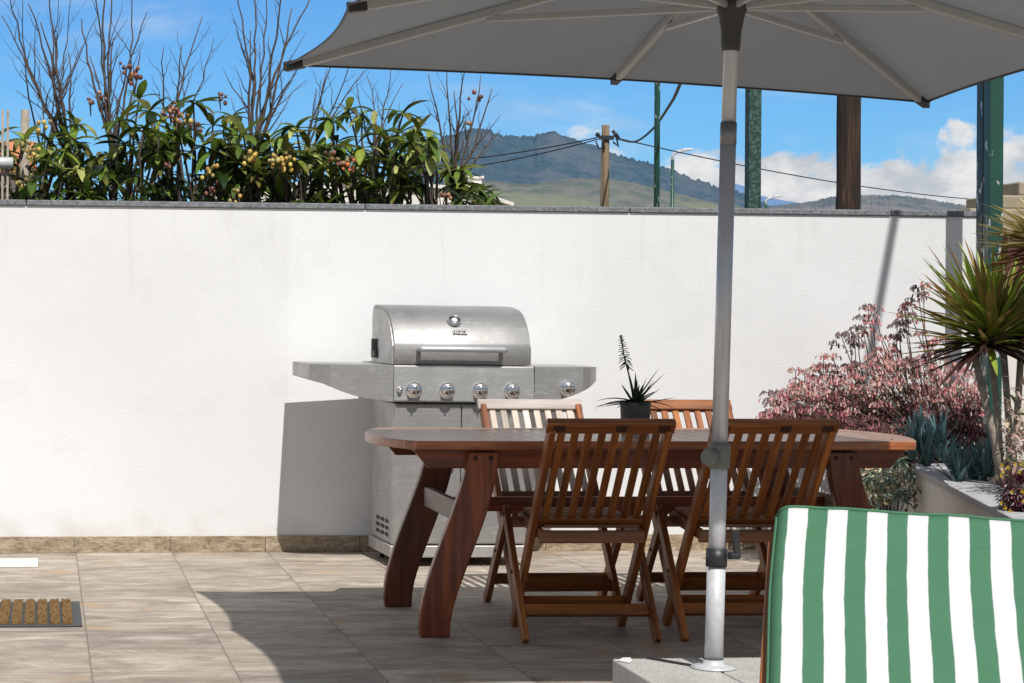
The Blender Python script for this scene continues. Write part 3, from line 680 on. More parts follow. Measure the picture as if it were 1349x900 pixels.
# ------------------------------------------------------------------ parasol and its base
B0 = Vector((2.215, 6.614, .12)); lean = Vector((.0312, .0275, 1)).normalized()
base = thing('parasol_stand', 'pale granite slab base holding the grey parasol pole', 'parasol stand', (B0.x, B0.y, 0))
q = MB(); q.box((-.285, -.62, .0), (.003, .205, .119)); q.build('slab', 'granite', base, .006)
q = MB(); q.box((.009, -.62, .0), (.60, .205, .119)); q.build('slab', 'granite', base, .006)
q = MB(); q.bar((-.03, .0, .1215), (-.16, .2, .1215), .028, .003); q.build('cross_arm', 'black_plastic', base)
q = MB(); q.add([(-.284, .145, .1225), (-.25, .204, .1225), (-.222, .204, .123), (-.235, .14, .123), (-.255, .10, .122)], [(0, 4, 3, 2, 1)]); q.build('tape_scrap', 'plate', base)
q = MB(); q.lathe([(.0005, .1205), (.075, .1205), (.076, .124), (.06, .130), (.036, .134), (.034, .15)], (0, 0, 0), 32)
q.build('flange', 'white_metal', base)
def ax(h): return tuple(lean*h)
q = MB(); q.tube([ax(.0), ax(.35)], .0305, 24); q.v = [(x, y, z+.12) for x, y, z in q.v]; q.build('socket_tube', 'white_metal', base)
q = MB(); q.tube([ax(.335), ax(.395)], .0350, 24); q.v = [(x, y, z+.12) for x, y, z in q.v]; cl_ = q.build('clamp_collar', 'black_plastic', base)
q = MB(); q.tube([(.04, -.02, .495), (.075, -.035, .495)], .012, 10); q.bar((.068, -.033, .49), (.06, -.033, .58), .02, .014); q.build('lever', 'black_plastic', cl_)

um = thing('parasol', 'large square grey canvas parasol on an aluminium pole over the table', 'parasol', B0)
q = MB(); q.tube([ax(.30), ax(.74)], .0275, 24); q.build('lower_pole', 'white_metal', um)
q = MB(); q.tube([ax(.70), ax(1.78)], .0262, 24); q.build('pole', 'alu', um)
q = MB(); q.tube([ax(1.74), ax(1.815)], .0272, 24); q.build('pole_joint', 'alu_dark', um)
q = MB(); q.tube([ax(1.80), ax(2.44)], .0240, 24); q.build('upper_pole', 'alu', um)
# crank housing
q = MB(); q.tube([ax(.660), ax(.665), ax(.735), ax(.745)], [.031, .0355, .0355, .031], 20); ck = q.build('crank_housing', 'olive_grey', um)
q = MB(); p = Vector(ax(.70)); q.tube([p+Vector((-.028, -.016, 0)), p+Vector((-.045, -.026, 0)), p+Vector((-.055, -.031, 0))], [.028, .031, .026], 16); q.build('crank_knob', 'olive_grey', ck)
# runner
q = MB(); q.tube([ax(2.055), ax(2.065), ax(2.12), ax(2.17), ax(2.20), ax(2.235)], [.0285, .031, .033, .042, .052, .053], 24); q.build('runner', 'dark_grey_plastic', um)
ph = .0505; ex = Vector((math.cos(ph), math.sin(ph), 0)); ex = (ex-lean*ex.dot(lean)).normalized(); ey = lean.cross(ex)
def up_(x, y, h): return lean*h+ex*x+ey*y
HT, DZ, AP = 2.10, .02, 2.405
ha, hb = 1.305, 1.205
hn = 1.30
tips = [up_(-ha, -hn, HT), up_(0, -hn, HT+DZ), up_(ha, -hn, HT), up_(ha, 0, HT+DZ), up_(ha, hb, HT), up_(0, hb, HT+DZ), up_(-ha, hb, HT), up_(-ha, 0, HT+DZ)]
apex = lean*AP
q = MB(); NR, NTt = 14, 12
for k in range(8):
    a_, b_ = tips[k], tips[(k+1) % 8]; vs = []
    for i in range(NR+1):
        r_ = .03+.97*i/NR
        for j_ in range(NTt+1):
            t_ = j_/NTt; e = a_*(1-t_)+b_*t_
            inward = .034*math.sin(PI*t_)**.9 * r_**2
            p = apex+(e-apex)*(r_*(1-inward))
            p = p+lean*(.012*math.sin(PI*r_) - .020*math.sin(PI*t_)*r_*(1-r_*.4)) + lean*.012
            vs.append(p)
    n_ = NTt+1
    q.add(vs, [(i*n_+j_, i*n_+j_+1, (i+1)*n_+j_+1, (i+1)*n_+j_) for i in range(NR) for j_ in range(NTt)], None, (1, 1, 1), True)
cn = q.build('canopy', 'canvas', um)
# hem
q = MB()
for k in range(8):
    a_, b_ = tips[k], tips[(k+1) % 8]; pts = []
    for j_ in range(13):
        t_ = j_/12; e = a_*(1-t_)+b_*t_; p = apex+(e-apex)*(1-.034*math.sin(PI*t_)**.9)+lean*(.012-.020*math.sin(PI*t_)*.6-.003); pts.append(p)
    q.tube(pts, .0045, 5, cap=False)
q.build('hem', 'canopy_edge', cn)
for k in range(8):
    e = tips[k]; q = MB(); p0 = apex+(e-apex)*.04; p1 = apex+(e-apex)*.965
    q.bar(p0, p1, .022, .030, (e-apex).cross(lean)); rb = q.build('rib', 'rib', um, .003)
    q = MB(); q.bar(apex+(e-apex)*.955, apex+(e-apex)*1.004+lean*.004, .030, .036, (e-apex).cross(lean)); q.build('end_cap', 'canopy_edge', rb, .004)
    q = MB(); out_ = (e-lean*e.dot(lean)).normalized(); s0 = lean*2.205+out_*.05; s1 = apex+(e-apex)*.52-lean*.018
    q.bar(s0, s1, .015, .022, (e-apex).cross(lean)); q.build('strut', 'rib', rb, .003)
q = MB(); q.tube([ax(2.36), ax(2.42), ax(2.47), ax(2.49)], [.05, .055, .03, .008], 20); q.build('finial', 'dark_grey_plastic', um)

# ------------------------------------------------------------------ sun lounger with striped cushion
HD = math.radians(22.5); lc = at(1025, 688, 4.87)
hv = Vector((math.sin(HD), math.cos(HD), 0)); wv = Vector((math.cos(HD), -math.sin(HD), 0))
TILT = math.radians(36); bd = hv*math.cos(TILT)+UPZ*math.sin(TILT); bn = -hv*math.sin(TILT)+UPZ*math.cos(TILT)
LW, LB = .64, .78
top_l = lc-bn*.01
hinge_z = top_l.z-LB*math.sin(TILT); hinge = top_l-bd*LB
lo_ = thing('sun_lounger', 'wooden sun lounger with its backrest raised, mostly under the striped cushion', 'sun lounger', (0, 0, 0))
q = MB()
for s_ in (-.012, LW+.012): q.bar(hinge+wv*s_-bn*.055, top_l+wv*s_-bn*.055+bd*-.02, .045, .024, bn)
for k in range(9):
    p = hinge+bd*(.06+k*.085)-bn*.058; q.bar(p, p+wv*LW, .05, .016, bd)
q.build('backrest', 'teak', lo_, .004)
q = MB(); sz_ = hinge.z-.055; foot = hinge-hv*1.28
for s_ in (-.045, LW+.045): 
    a_ = Vector((foot.x, foot.y, sz_))+wv*s_; b2 = Vector((hinge.x, hinge.y, sz_))+wv*s_+hv*.62; q.bar(a_, b2, .07, .028, UPZ)
q.build('side_rail', 'teak', lo_, .005)
q = MB()
for k in range(14):
    p = Vector((foot.x, foot.y, sz_+.02))+hv*(.05+k*.088); q.bar(p-wv*.03, p+wv*(LW+.03), .06, .016, hv)
q.build('seat_slats', 'teak', lo_, .003)
for f_ in (-1.2, .5):
    for s_ in (-.075, LW+.075):
        p = Vector((hinge.x, hinge.y, 0))+hv*f_+wv*s_; q = MB(); q.bar(p+UPZ*.001, p+UPZ*(sz_+.03), .055, .03, hv); q.build('leg', 'teak', lo_, .005)
# cushion: padded sheet, back section plus seat section, in strips across
q = MB(); q.goff = False
path = []
for i in range(34): path.append((hinge+bd*(LB+.03)*(1-i/33), bn, LB-(LB+.03)*i/33))
for i in range(1, 30): 
    p = Vector((hinge.x, hinge.y, hinge.z))-hv*(1.22*i/29); path.append((p, UPZ.copy() if i > 1 else (UPZ+bn).normalized(), -1.22*i/29))
NXc = 60; rows = []
rr = random.Random(3)
from mathutils import noise as NZ
for (p, nrm_, s_) in path:
    row = []
    for j_ in range(NXc+1):
        f_ = j_/NXc; x = -.006+f_*(LW+.04); e_ = min(f_, 1-f_)*LW
        pad = .036*(1-math.exp(-e_/.008))
        puck = .006*NZ.noise(Vector((x*2.2+s_*1.5, s_*5, 7)))+.004*NZ.noise(Vector((x*5, s_*9, 1)))+.0025*NZ.noise(Vector((x*14, s_*30, 4)))
        endf = min(1, max(0, (LB+.03-s_))/.03)**.5; pad *= (.35+.65*endf)
        sag = -.012*math.sin(f_*PI)
        row.append((p+wv*(x+.003*math.sin(s_*9))+nrm_*(pad+puck)-(bd*(.035*x) if s_ > -.01 else UPZ*0), (x, s_, 0)))
    rows.append(row)
vs = [a_[0] for r_ in rows for a_ in r_]; gs = [a_[1] for r_ in rows for a_ in r_]
nn_ = NXc+1; nr_ = len(rows)
under = [rows[i][j_][0]-path[i][1]*(.006+ (rows[i][j_][0]-path[i][0]).dot(path[i][1])+.036) for i in range(nr_) for j_ in range(nn_)]
fs = [(i*nn_+j_, (i+1)*nn_+j_, (i+1)*nn_+j_+1, i*nn_+j_+1) for i in range(nr_-1) for j_ in range(NXc)]
K = nr_*nn_
fs += [(K+i*nn_+j_, K+i*nn_+j_+1, K+(i+1)*nn_+j_+1, K+(i+1)*nn_+j_) for i in range(nr_-1) for j_ in range(NXc)]
for i in range(nr_-1):
    fs += [(i*nn_, K+i*nn_, K+(i+1)*nn_, (i+1)*nn_), (i*nn_+NXc, (i+1)*nn_+NXc, K+(i+1)*nn_+NXc, K+i*nn_+NXc)]
for j_ in range(NXc): fs += [(j_, j_+1, K+j_+1, K+j_), ((nr_-1)*nn_+j_, K+(nr_-1)*nn_+j_, K+(nr_-1)*nn_+j_+1, (nr_-1)*nn_+j_+1)]
q.add(vs+under, fs, gs+gs, (1, 1, 1), True)
cu = q.build('lounger_cushion', 'stripe')
q2 = MB(); q2.goff = False
for jj in (0, NXc): q2.tube([rows[i][jj][0]+path[i][1]*.001 for i in range(34)], .0045, 6)
q2.tube([rows[0][j_][0] for j_ in range(NXc+1)], .0045, 6)
q2.g = [(.0, a_[1], a_[2]) for a_ in q2.g]
q2.build('piping', 'stripe', cu); tag(cu, 'green and white striped cushion lying on the sun lounger', 'cushion')

# ------------------------------------------------------------------ doormat and white slab
a_, b_ = gr(100, 795), gr(107, 827)
mt = thing('doormat', 'brown coir doormat with black rubber edge on the sunlit paving at left', 'doormat', (.15, 8.74, 0))
q = MB(); q.box((-.72, -.345, .001), (.012, .345, .010)); q.build('rubber_backing', 'rubber', mt, .003)
q = MB(); x = -.028
k = 0
while x > -.69:
    w_ = .040
    if k in (99,):
        q.box((x-.116, -.315, .0105), (x, -.22, .024)); q.box((x-.116, .22, .0105), (x, .315, .024))
        for dx in (0, .042, .092): q.box((x-dx-(.024 if dx != .042 else .034), -.2195, .0105), (x-dx, .2195, .0235))
        x -= .116+.013
    else:
        q.box((x-w_, -.315, .0105), (x, .315, .024)); x -= w_+.012
    k += 1
bmn = q.build('coir_bars', 'coir', mt)
# fibres standing out of the bars
q = MB()
for (vx, vy, vz) in [v for v in bmn.data.vertices and [tuple(v.co) for v in bmn.data.vertices]][:0]: pass
for i in range(3200):
    x = rnd.uniform(-.69, -.03); y = rnd.uniform(-.315, .315)
    ok = False
    for f in bmn.data.polygons:
        if f.normal.z > .9:
            c_ = [bmn.data.vertices[vi].co for vi in f.vertices]; xs_ = [c.x for c in c_]; ys_ = [c.y for c in c_]
            if min(xs_) < x < max(xs_) and min(ys_) < y < max(ys_): ok = True; break
    if ok:
        q.leaf((x, y, .022), (rnd.uniform(-.7, .7), rnd.uniform(-.7, .7), 1), rnd.uniform(.006, .013), .003, droop=.3, n=2)
q.build('coir_fibres', 'coir', mt)
q = MB(); p = gr(50, 748); q.box((p.x-.6, p.y, .001), (p.x, p.y+.30, .012)); tag(q.build('white_slab', 'plate', None, .003), 'thin white slab lying flat on the paving near the wall at left', 'slab')

# ------------------------------------------------------------------ planter
PZ = .55
A_, Bp, Cp, Dp = gr(1213, 617, PZ), gr(1310, 667, PZ), gr(1349, 690, PZ), Vector((3.55, 6.9, PZ))
dirv = (Bp-A_).normalized()
pp = [Vector((4.72, WY-.016, PZ)), Vector((4.64, 10.7, PZ)), Vector((4.52, 10.3, PZ)), A_, A_*.5+Bp*.5, Bp, Bp+dirv*.6, Bp+dirv*1.3]
pp = [Vector((p.x, p.y, 0)) for p in pp]
pl = thing('planter', 'low cream rendered raised planter with grey coping at the right of the patio', 'planter', (0, 0, 0))
def offs(pts, d):
    r_ = []
    for i, p in enumerate(pts):
        t_ = (pts[min(i+1, len(pts)-1)]-pts[max(i-1, 0)]).normalized(); n_ = Vector((-t_.y, t_.x, 0)); r_.append(p+n_*d)
    return r_
def strip_wall(pts, d0, d1, z0, z1):
    a2, b2 = offs(pts, d0), offs(pts, d1); q_ = MB(); n_ = len(pts)
    vs = [(p.x, p.y, z) for z in (z0, z1) for p in a2]+[(p.x, p.y, z) for z in (z0, z1) for p in b2]
    fs = []
    for i in range(n_-1): fs += [(i, i+1, n_+i+1, n_+i)[::-1], (2*n_+i, 2*n_+i+1, 3*n_+i+1, 3*n_+i), (n_+i, n_+i+1, 3*n_+i+1, 3*n_+i)[::-1], (i, i+1, 2*n_+i+1, 2*n_+i)]
    fs += [(0, n_, 3*n_, 2*n_), (n_-1, 3*n_-1, 4*n_-1, 2*n_-1)]
    q_.add(vs, fs); return q_
# interior lies to the left of travel when walking toward the viewer
strip_wall(pp, .0, .16, 0, PZ-.031).build('planter_wall', 'planter_paint', pl)
strip_wall(pp, -.02, .20, PZ-.03, PZ).build('coping', 'planter_cap', pl, .004)
inner = offs(pp, .155); q = MB(); n_ = len(inner)
vs = [(p.x, p.y, PZ-.05) for p in inner]+[(7.5, WY-.02, PZ-.05), (7.5, 5, PZ-.05)]
vs = [(p.x, p.y, PZ-.045) for p in inner]+[(p.x+4, p.y, PZ-.045) for p in inner]
q.add(vs, [(i, n_+i, n_+i+1, i+1)[::-1] for i in range(n_-1)]); q.build('soil', 'soil', pl)
SZ = PZ-.045

# ------------------------------------------------------------------ planting in the bed
r1 = random.Random(21)
def jit(c, k=.25): 
    f = 1+r1.uniform(-k, k); return tuple(max(0, x*f*(1+r1.uniform(-.08, .08))) for x in c)
# pink kalanchoe
kb = thing('kalanchoe_bush', 'broad bush covered in drooping pink bell flowers in front of the white wall', 'flowering bush', (0, 0, 0))
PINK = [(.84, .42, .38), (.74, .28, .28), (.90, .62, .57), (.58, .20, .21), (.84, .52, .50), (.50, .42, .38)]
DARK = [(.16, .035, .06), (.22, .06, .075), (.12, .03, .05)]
GREYF = [(.27, .20, .20), (.22, .17, .18), (.34, .24, .24)]
fl = MB(); st = MB(); lv = MB()
def bell(p, d, ln, col):
    d = Vector(d).normalized(); a = d.cross(Vector((.3, .5, .8))).normalized(); b2 = d.cross(a)
    rs = ((0, .0018), (.2, .0040), (.75, .0044), (1, .0062)); vs = []; cs = []
    for t_, r_ in rs:
        for k in range(5):
            q_ = 2*PI*k/5; vs.append(Vector(p)+d*(ln*t_)+(a*math.cos(q_)+b2*math.sin(q_))*r_*ln/.022); cs.append(tuple(x*(.7+.25*t_)+.16*max(0, t_-.7) for x in col))
    fl.add(vs, [(i*5+k, i*5+(k+1) % 5, (i+1)*5+(k+1) % 5, (i+1)*5+k) for i in range(3) for k in range(5)], None, cs, True)
def head(p, pal, n_=12, rad=.045):
    for i in range(n_):
        a = r1.uniform(0, 2*PI); r_ = rad*math.sqrt(r1.random()); e = Vector((r_*math.cos(a), r_*math.sin(a), rad*.55*(1-(r_/rad)**2)))
        pp_ = Vector(p)+e; st.tube([p, pp_], .0011, 3, (.18, .12, .1), False)
        bell(pp_, (math.cos(a)*.45*r_/rad, math.sin(a)*.45*r_/rad, -1), r1.uniform(.015, .025), jit(r1.choice(pal)))
def env_top(u):
    pts = [(985, 560), (1000, 528), (1030, 515), (1060, 500), (1090, 490), (1120, 482), (1150, 468), (1185, 462), (1225, 470), (1262, 480), (1300, 500)]
    for (a, va), (b, vb) in zip(pts, pts[1:]):
        if a <= u <= b: return va+(vb-va)*(u-a)/(b-a)
    return 560
def env_bot(u): return 560+max(0, (u-1080))*.16
rootp = Vector((4.75, 10.55, SZ))
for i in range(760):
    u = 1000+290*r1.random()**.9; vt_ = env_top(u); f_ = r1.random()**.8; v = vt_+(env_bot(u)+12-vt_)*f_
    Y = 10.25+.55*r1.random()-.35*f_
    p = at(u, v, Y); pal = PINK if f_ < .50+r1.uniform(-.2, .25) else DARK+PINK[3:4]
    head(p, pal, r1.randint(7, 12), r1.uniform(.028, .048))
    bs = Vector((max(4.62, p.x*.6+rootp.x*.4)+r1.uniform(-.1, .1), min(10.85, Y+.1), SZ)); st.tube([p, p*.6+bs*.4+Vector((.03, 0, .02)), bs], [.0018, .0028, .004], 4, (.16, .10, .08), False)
TALL = [(1143, 405, GREYF), (1135, 418, GREYF), (1150, 425, PINK), (1130, 432, GREYF), (1152, 406, PINK), (1138, 440, PINK), (1108, 442, GREYF), (1118, 440, GREYF), (1126, 446, GREYF), (1085, 470, PINK), (1098, 470, PINK), (1078, 482, PINK), (1095, 484, PINK), (1048, 488, PINK), (1060, 492, PINK), (1070, 488, PINK), (1012, 518, GREYF), (1022, 518, GREYF), (1118, 482, GREYF), (1128, 480, GREYF), (1163, 446, PINK), (1176, 445, PINK), (1192, 408, PINK), (1200, 415, PINK), (1186, 424, GREYF), (1196, 402, PINK), (1182, 428, GREYF), (1216, 376, PINK), (1208, 380, GREYF), (1215, 440, PINK), (1228, 452, PINK), (1240, 446, PINK), (1160, 462, PINK), (1178, 464, PINK)]
for u, v, pal in TALL:
    Y = 10.4+.3*r1.random(); p = at(u, v, Y); head(p, pal, r1.randint(13, 18), .042)
    for k in range(2): head(p+Vector((r1.uniform(-.035, .035), r1.uniform(-.03, .03), -r1.uniform(.03, .08))), pal, r1.randint(4, 8), .03)
    b2 = at(u+r1.uniform(4, 34), max(v+60, env_top(u)+30), Y+.02); st.tube([p, p*.5+b2*.5+Vector((-.012, 0, .01)), b2], [.0022, .003, .004], 5, (.17, .13, .11), False)
for i in range(1900):
    u = r1.uniform(1040, 1290); vt_ = env_top(u)+22; v = vt_+(env_bot(u)+28-vt_)*r1.random()**.7; p = at(u, v, 10.1+.6*r1.random())
    cc = jit(r1.choice([(.10, .10, .05), (.40, .35, .22), (.05, .04, .028), (.60, .52, .40), (.16, .19, .13), (.24, .26, .20)]))
    lv.leaf(p, (r1.uniform(-1, 1), r1.uniform(-1, .6), r1.uniform(-.5, .8)), r1.uniform(.02, .045), .012, droop=.6, n=3, col=cc)
fl.build('flowers', 'petal', kb); st.build('stems', 'leaf_soft', kb); lv.build('leaves', 'leaf_soft', kb)

# succulents
def rosette_clump(name, label, cat, spots, ln, wd, col, tip, nlf, els, droop, m_='leaf_soft', fold=.5, group=None, curl=0.):
    c0 = spots[0]; t_ = thing(name, label, cat, c0, 0, group); q_ = MB()
    for c_ in spots:
        for i in range(nlf):
            a = r1.uniform(0, 2*PI); el = r1.uniform(*els); k = jit(col, .3)
            q_.leaf(Vector(c_)-Vector(c0)+Vector((r1.uniform(-.012, .012), r1.uniform(-.012, .012), 0)), (math.cos(a)*math.cos(el), math.sin(a)*math.cos(el), math.sin(el)), ln*r1.uniform(.7, 1.15), wd, droop=r1.uniform(*droop), fold=fold, n=5, col=k, tip=jit(tip, .2), prof=lambda t2: max(.03, (min(1, t2*6+.55))*(1-t2**3)), curl=curl)
    q_.build('leaves', m_, t_); return t_
BL = (.055, .12, .125); BT = (.10, .19, .20)
def bed(u, v, z): return gr(u, v, z)
def spot_list(u0, u1, Y0, Y1, z, n_, dz=.1): 
    r_ = []
    for i in range(n_):
        u = r1.uniform(u0, u1); Y = r1.uniform(Y0, Y1); p = at(u, 500, Y); r_.append(Vector((p.x, p.y, z+r1.uniform(0, dz))))
    return r_
rosette_clump('blue_succulent', 'tall clump of blue green chalksticks behind the right table end', 'succulent', spot_list(1200, 1242, 9.3, 9.8, SZ+.04, 13, .14), .19, .016, BL, BT, 13, (.7, 1.5), (-.3, .15))
rosette_clump('blue_succulent', 'blue green chalksticks clump with long pale blades below the spiky tree', 'succulent', spot_list(1258, 1308, 8.9, 9.3, SZ+.02, 9, .06), .19, .017, BL, BT, 13, (.45, 1.45), (-.4, .1))
sc = gr(1214, 606, PZ+.04)
hang = thing('trailing_succulent', 'grey green succulent spilling over the planter corner by the table end', 'succulent', Vector((A_.x-.06, A_.y-.06, PZ)))
q = MB()
for i in range(30):
    c_ = Vector((r1.uniform(-.16, .05), r1.uniform(-.02, .3), r1.uniform(-.16, .05)))
    for k in range(9):
        a = r1.uniform(0, 2*PI); el = r1.uniform(-1, .6); q.leaf(c_, (math.cos(a)*math.cos(el), math.sin(a)*math.cos(el), math.sin(el)), r1.uniform(.05, .09), .012, droop=.5, fold=.5, n=4, col=jit((.16, .24, .19)), tip=jit((.26, .33, .26)))
q.build('leaves', 'leaf_soft', hang)
q = MB()
for dx, dz in ((-.03, -.34), (.03, -.30)):
    pts = [Vector((-.03+dx*f_/5+r1.uniform(-.006, .006), -.03, dz*f_/5)) for f_ in range(6)]; q.tube(pts, .002, 4, (.05, .05, .03))
    for p in pts[2:]:
        for k in range(4): q.ball(p+Vector((r1.uniform(-.01, .01), -.004, r1.uniform(-.01, .01))), .006, 4, (.09, .08, .05))
q.build('trailing_stem', 'leaf_soft', hang)
rosette_clump('orange_succulent', 'low orange brown succulent on the planter edge', 'succulent', [gr(1262+k*13, 601+k*4, PZ+.015)+Vector((.02, .05, 0)) for k in range(4)], .055, .012, (.34, .15, .04), (.42, .22, .07), 26, (.1, 1.5), (0, .6))
rosette_clump('grey_succulent', 'pale grey rosette succulent on the planter edge beside the orange one', 'succulent', [gr(1306, 612, PZ+.02)+Vector((.03, .05, 0)), gr(1292, 612, PZ+.015)], .085, .032, (.22, .23, .24), (.30, .31, .33), 22, (.1, 1.4), (-.3, .1), fold=.35)
pv = thing('variegated_plant', 'cream and green variegated plant beneath the right end of the table', 'plant', Vector((4.40, 10.15, .0)))
q = MB()
for i in range(560):
    p = at(r1.gauss(1158, 26), r1.gauss(628, 19), 10.1+r1.uniform(-.25, .15)); p.z = min(.62, max(.2, p.z)); cc = jit(r1.choice([(.72, .64, .42), (.78, .70, .55), (.40, .36, .16), (.14, .15, .06), (.50, .32, .2)]), .2)
    q.leaf(p-Vector((4.40, 10.15, 0)), (r1.uniform(-1, 1), r1.uniform(-1, .4), r1.uniform(-.5, .8)), r1.uniform(.03, .055), .024, droop=.7, n=3, col=cc)
q.build('leaves', 'leaf_soft', pv)
q = MB()
for i in range(26):
    p = at(r1.gauss(1158, 22), r1.gauss(632, 14), 10.12)-Vector((4.40, 10.15, 0)); q.tube([(r1.uniform(-.05, .05), .1, .0), Vector((p.x*.5, .06, .25)), p], [.004, .003, .002], 4, (.14, .09, .05), False)
q.build('stems', 'leaf_soft', pv)
ps = thing('purple_shrub', 'dark purple leaved shrub with small yellow flowers overhanging the planter', 'shrub', at(1345, 655, 7.55))
q = MB(); q2 = MB(); c0 = at(1350, 655, 7.55)
for i in range(1700):
    v_ = Vector((r1.gauss(0, 1), r1.gauss(0, 1), r1.gauss(0, 1))).normalized()*r1.uniform(.6, 1); p = Vector((v_.x*.085, v_.y*.11, v_.z*.088))
    q.leaf(p, v_+Vector((0, 0, -.3)), r1.uniform(.012, .022), .009, droop=.5, n=2, col=jit(r1.choice([(.06, .008, .02), (.10, .015, .03), (.16, .04, .05), (.03, .006, .012)])))
for i in range(16):
    p = at(r1.uniform(1318, 1352), r1.uniform(608, 680), 7.45)-ps.location
    q2 = MB()
    for k in range(5): q2.leaf(p, (math.cos(k*1.25), -.4, math.sin(k*1.25)), .010, .009, n=2, droop=.1, col=(.75, .55, .03))
    q2.build('flower', 'petal', ps)
q.build('leaves', 'leaf_soft', ps)
dp = thing('dry_plant', 'bleached dry leaves and buds at the foot of the spiky tree', 'plant', at(1338, 560, 8.3))
q = MB()
for i in range(240):
    p = at(r1.gauss(1338, 12), r1.gauss(575, 38), 8.3+r1.uniform(-.2, .3))-dp.location
    q.leaf(p, (r1.uniform(-1, 1), r1.uniform(-1, .5), r1.uniform(-.6, 1)), r1.uniform(.03, .07), .016, droop=.8, n=4, col=jit(r1.choice([(.45, .37, .29), (.36, .26, .2), (.5, .33, .3), (.14, .15, .07)])))
q.build('leaves', 'leaf_soft', dp)

# dragon trees
def dracaena(name, label, u, v, Y, rl, nlf, cols, trunks, seed, gap=0., dirb=None):
    rq = random.Random(seed); c_ = at(u, v, Y); t_ = thing(name, label, 'spiky plant', (c_.x, c_.y, SZ)); o3 = Vector((c_.x, c_.y, SZ)); q_ = MB()
    heads = []
    for (ub, vb, uh, vh, dy) in trunks:
        b2 = at(ub, vb, Y+dy); b2.z = SZ; h2 = at(uh, vh, Y+dy*.6); heads.append(h2); q_.tube([b2-o3, (b2*.55+h2*.45)-o3+Vector((.012, 0, 0)), h2-o3], [.018, .0155, .015], 10, (1, 1, 1))
    q_.build('trunk', 'bark_pale', t_)
    q_ = MB()
    for i in range(nlf):
        h2 = heads[i % len(heads)]; f_ = i/nlf; a = rq.uniform(0, 2*PI); el = rq.uniform(-.3, 1.42) if not dirb else rq.uniform(-.3, 1.2)
        d_ = Vector((math.cos(a)*math.cos(el), math.sin(a)*math.cos(el)*.9, math.sin(el)))
        if dirb: d_ = (d_+Vector(dirb)).normalized()
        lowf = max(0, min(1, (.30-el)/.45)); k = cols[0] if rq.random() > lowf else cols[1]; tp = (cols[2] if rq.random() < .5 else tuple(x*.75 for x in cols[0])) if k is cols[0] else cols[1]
        f2 = rq.uniform(.7, 1.25); k = tuple(x*f2 for x in k)
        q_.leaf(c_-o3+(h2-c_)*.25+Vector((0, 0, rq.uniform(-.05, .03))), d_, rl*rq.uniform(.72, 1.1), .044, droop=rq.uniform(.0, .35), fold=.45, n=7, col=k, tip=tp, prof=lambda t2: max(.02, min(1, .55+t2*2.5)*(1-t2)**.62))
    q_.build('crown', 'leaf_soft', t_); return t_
dracaena('dragon_tree', 'spiky dragon tree with red edged green leaves and bare pale trunks in the planter', 1302, 440, 8.75, .44, 270, ((.34, .46, .06), (.045, .016, .014), (.22, .07, .045)),
    [(1322, 610, 1284, 470, -.05), (1318, 605, 1306, 466, .05), (1330, 600, 1322, 462, .12), (1328, 600, 1345, 466, .0)], 4)
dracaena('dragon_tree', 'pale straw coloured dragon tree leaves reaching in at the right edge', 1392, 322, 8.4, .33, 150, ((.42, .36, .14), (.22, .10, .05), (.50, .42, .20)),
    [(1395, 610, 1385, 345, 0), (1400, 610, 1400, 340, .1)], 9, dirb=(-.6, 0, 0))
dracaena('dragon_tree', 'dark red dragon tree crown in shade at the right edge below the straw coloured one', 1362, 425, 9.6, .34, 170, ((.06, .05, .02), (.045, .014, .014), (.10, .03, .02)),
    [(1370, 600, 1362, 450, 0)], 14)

# ------------------------------------------------------------------ green post in front of the wall
XL = 5.06
gp = thing('steel_post', 'tall dark green post with peeling paint before the right end of the wall', 'post', (XL, 10.6, 0))
q = MB(); q.box((0, 0, 0), (.080, .079, 3.3)); q.build('post_tube', 'green_paint', gp, .008)
q = MB(); q.box((0.001, .083, 0), (.079, .165, 3.3)); q.build('post_tube', 'green_dark', gp, .006)  # rear tube coloured darker, standing in for the post's shaded left face
q = MB(); q.box((-.03, -.03, .0), (.11, .2, .010)); q.build('base_plate', 'green_dark', gp)

# ------------------------------------------------------------------ right-hand outbuilding
ob = thing('outbuilding', 'beige stone outbuilding with dark brown boards beyond the right end of the wall', 'building', (5.3, 11.3, 0))
q = MB(); q.box((-.02, 0, 0), (3.0, .5, 1.92)); q.box((.16, .03, 1.921), (3.0, .45, 2.0)); q.box((.30, .06, 2.001), (3.0, .42, 2.08)); q.build('wall', 'beige_stone', ob, .01)
q = MB(); 
for k in range(9): q.box((.19+k*.14, -.022, .7), (.19+k*.14+.134, -.002, 1.78))
q.build('shutter', 'brown_wood', ob, .004)
lw = thing('garden_wall', 'low pale grey rendered wall behind the trunks of the spiky tree', 'wall', (5.25, 10.9, 0))
q = MB(); q.box((-.02, .0, 0), (3, .12, 1.12)); q.build('wall_panel', 'white_plaster', lw); q = MB(); q.box((-.03, -.015, 1.121), (3, .135, 1.15)); q.build('coping', 'coping', lw, .004)

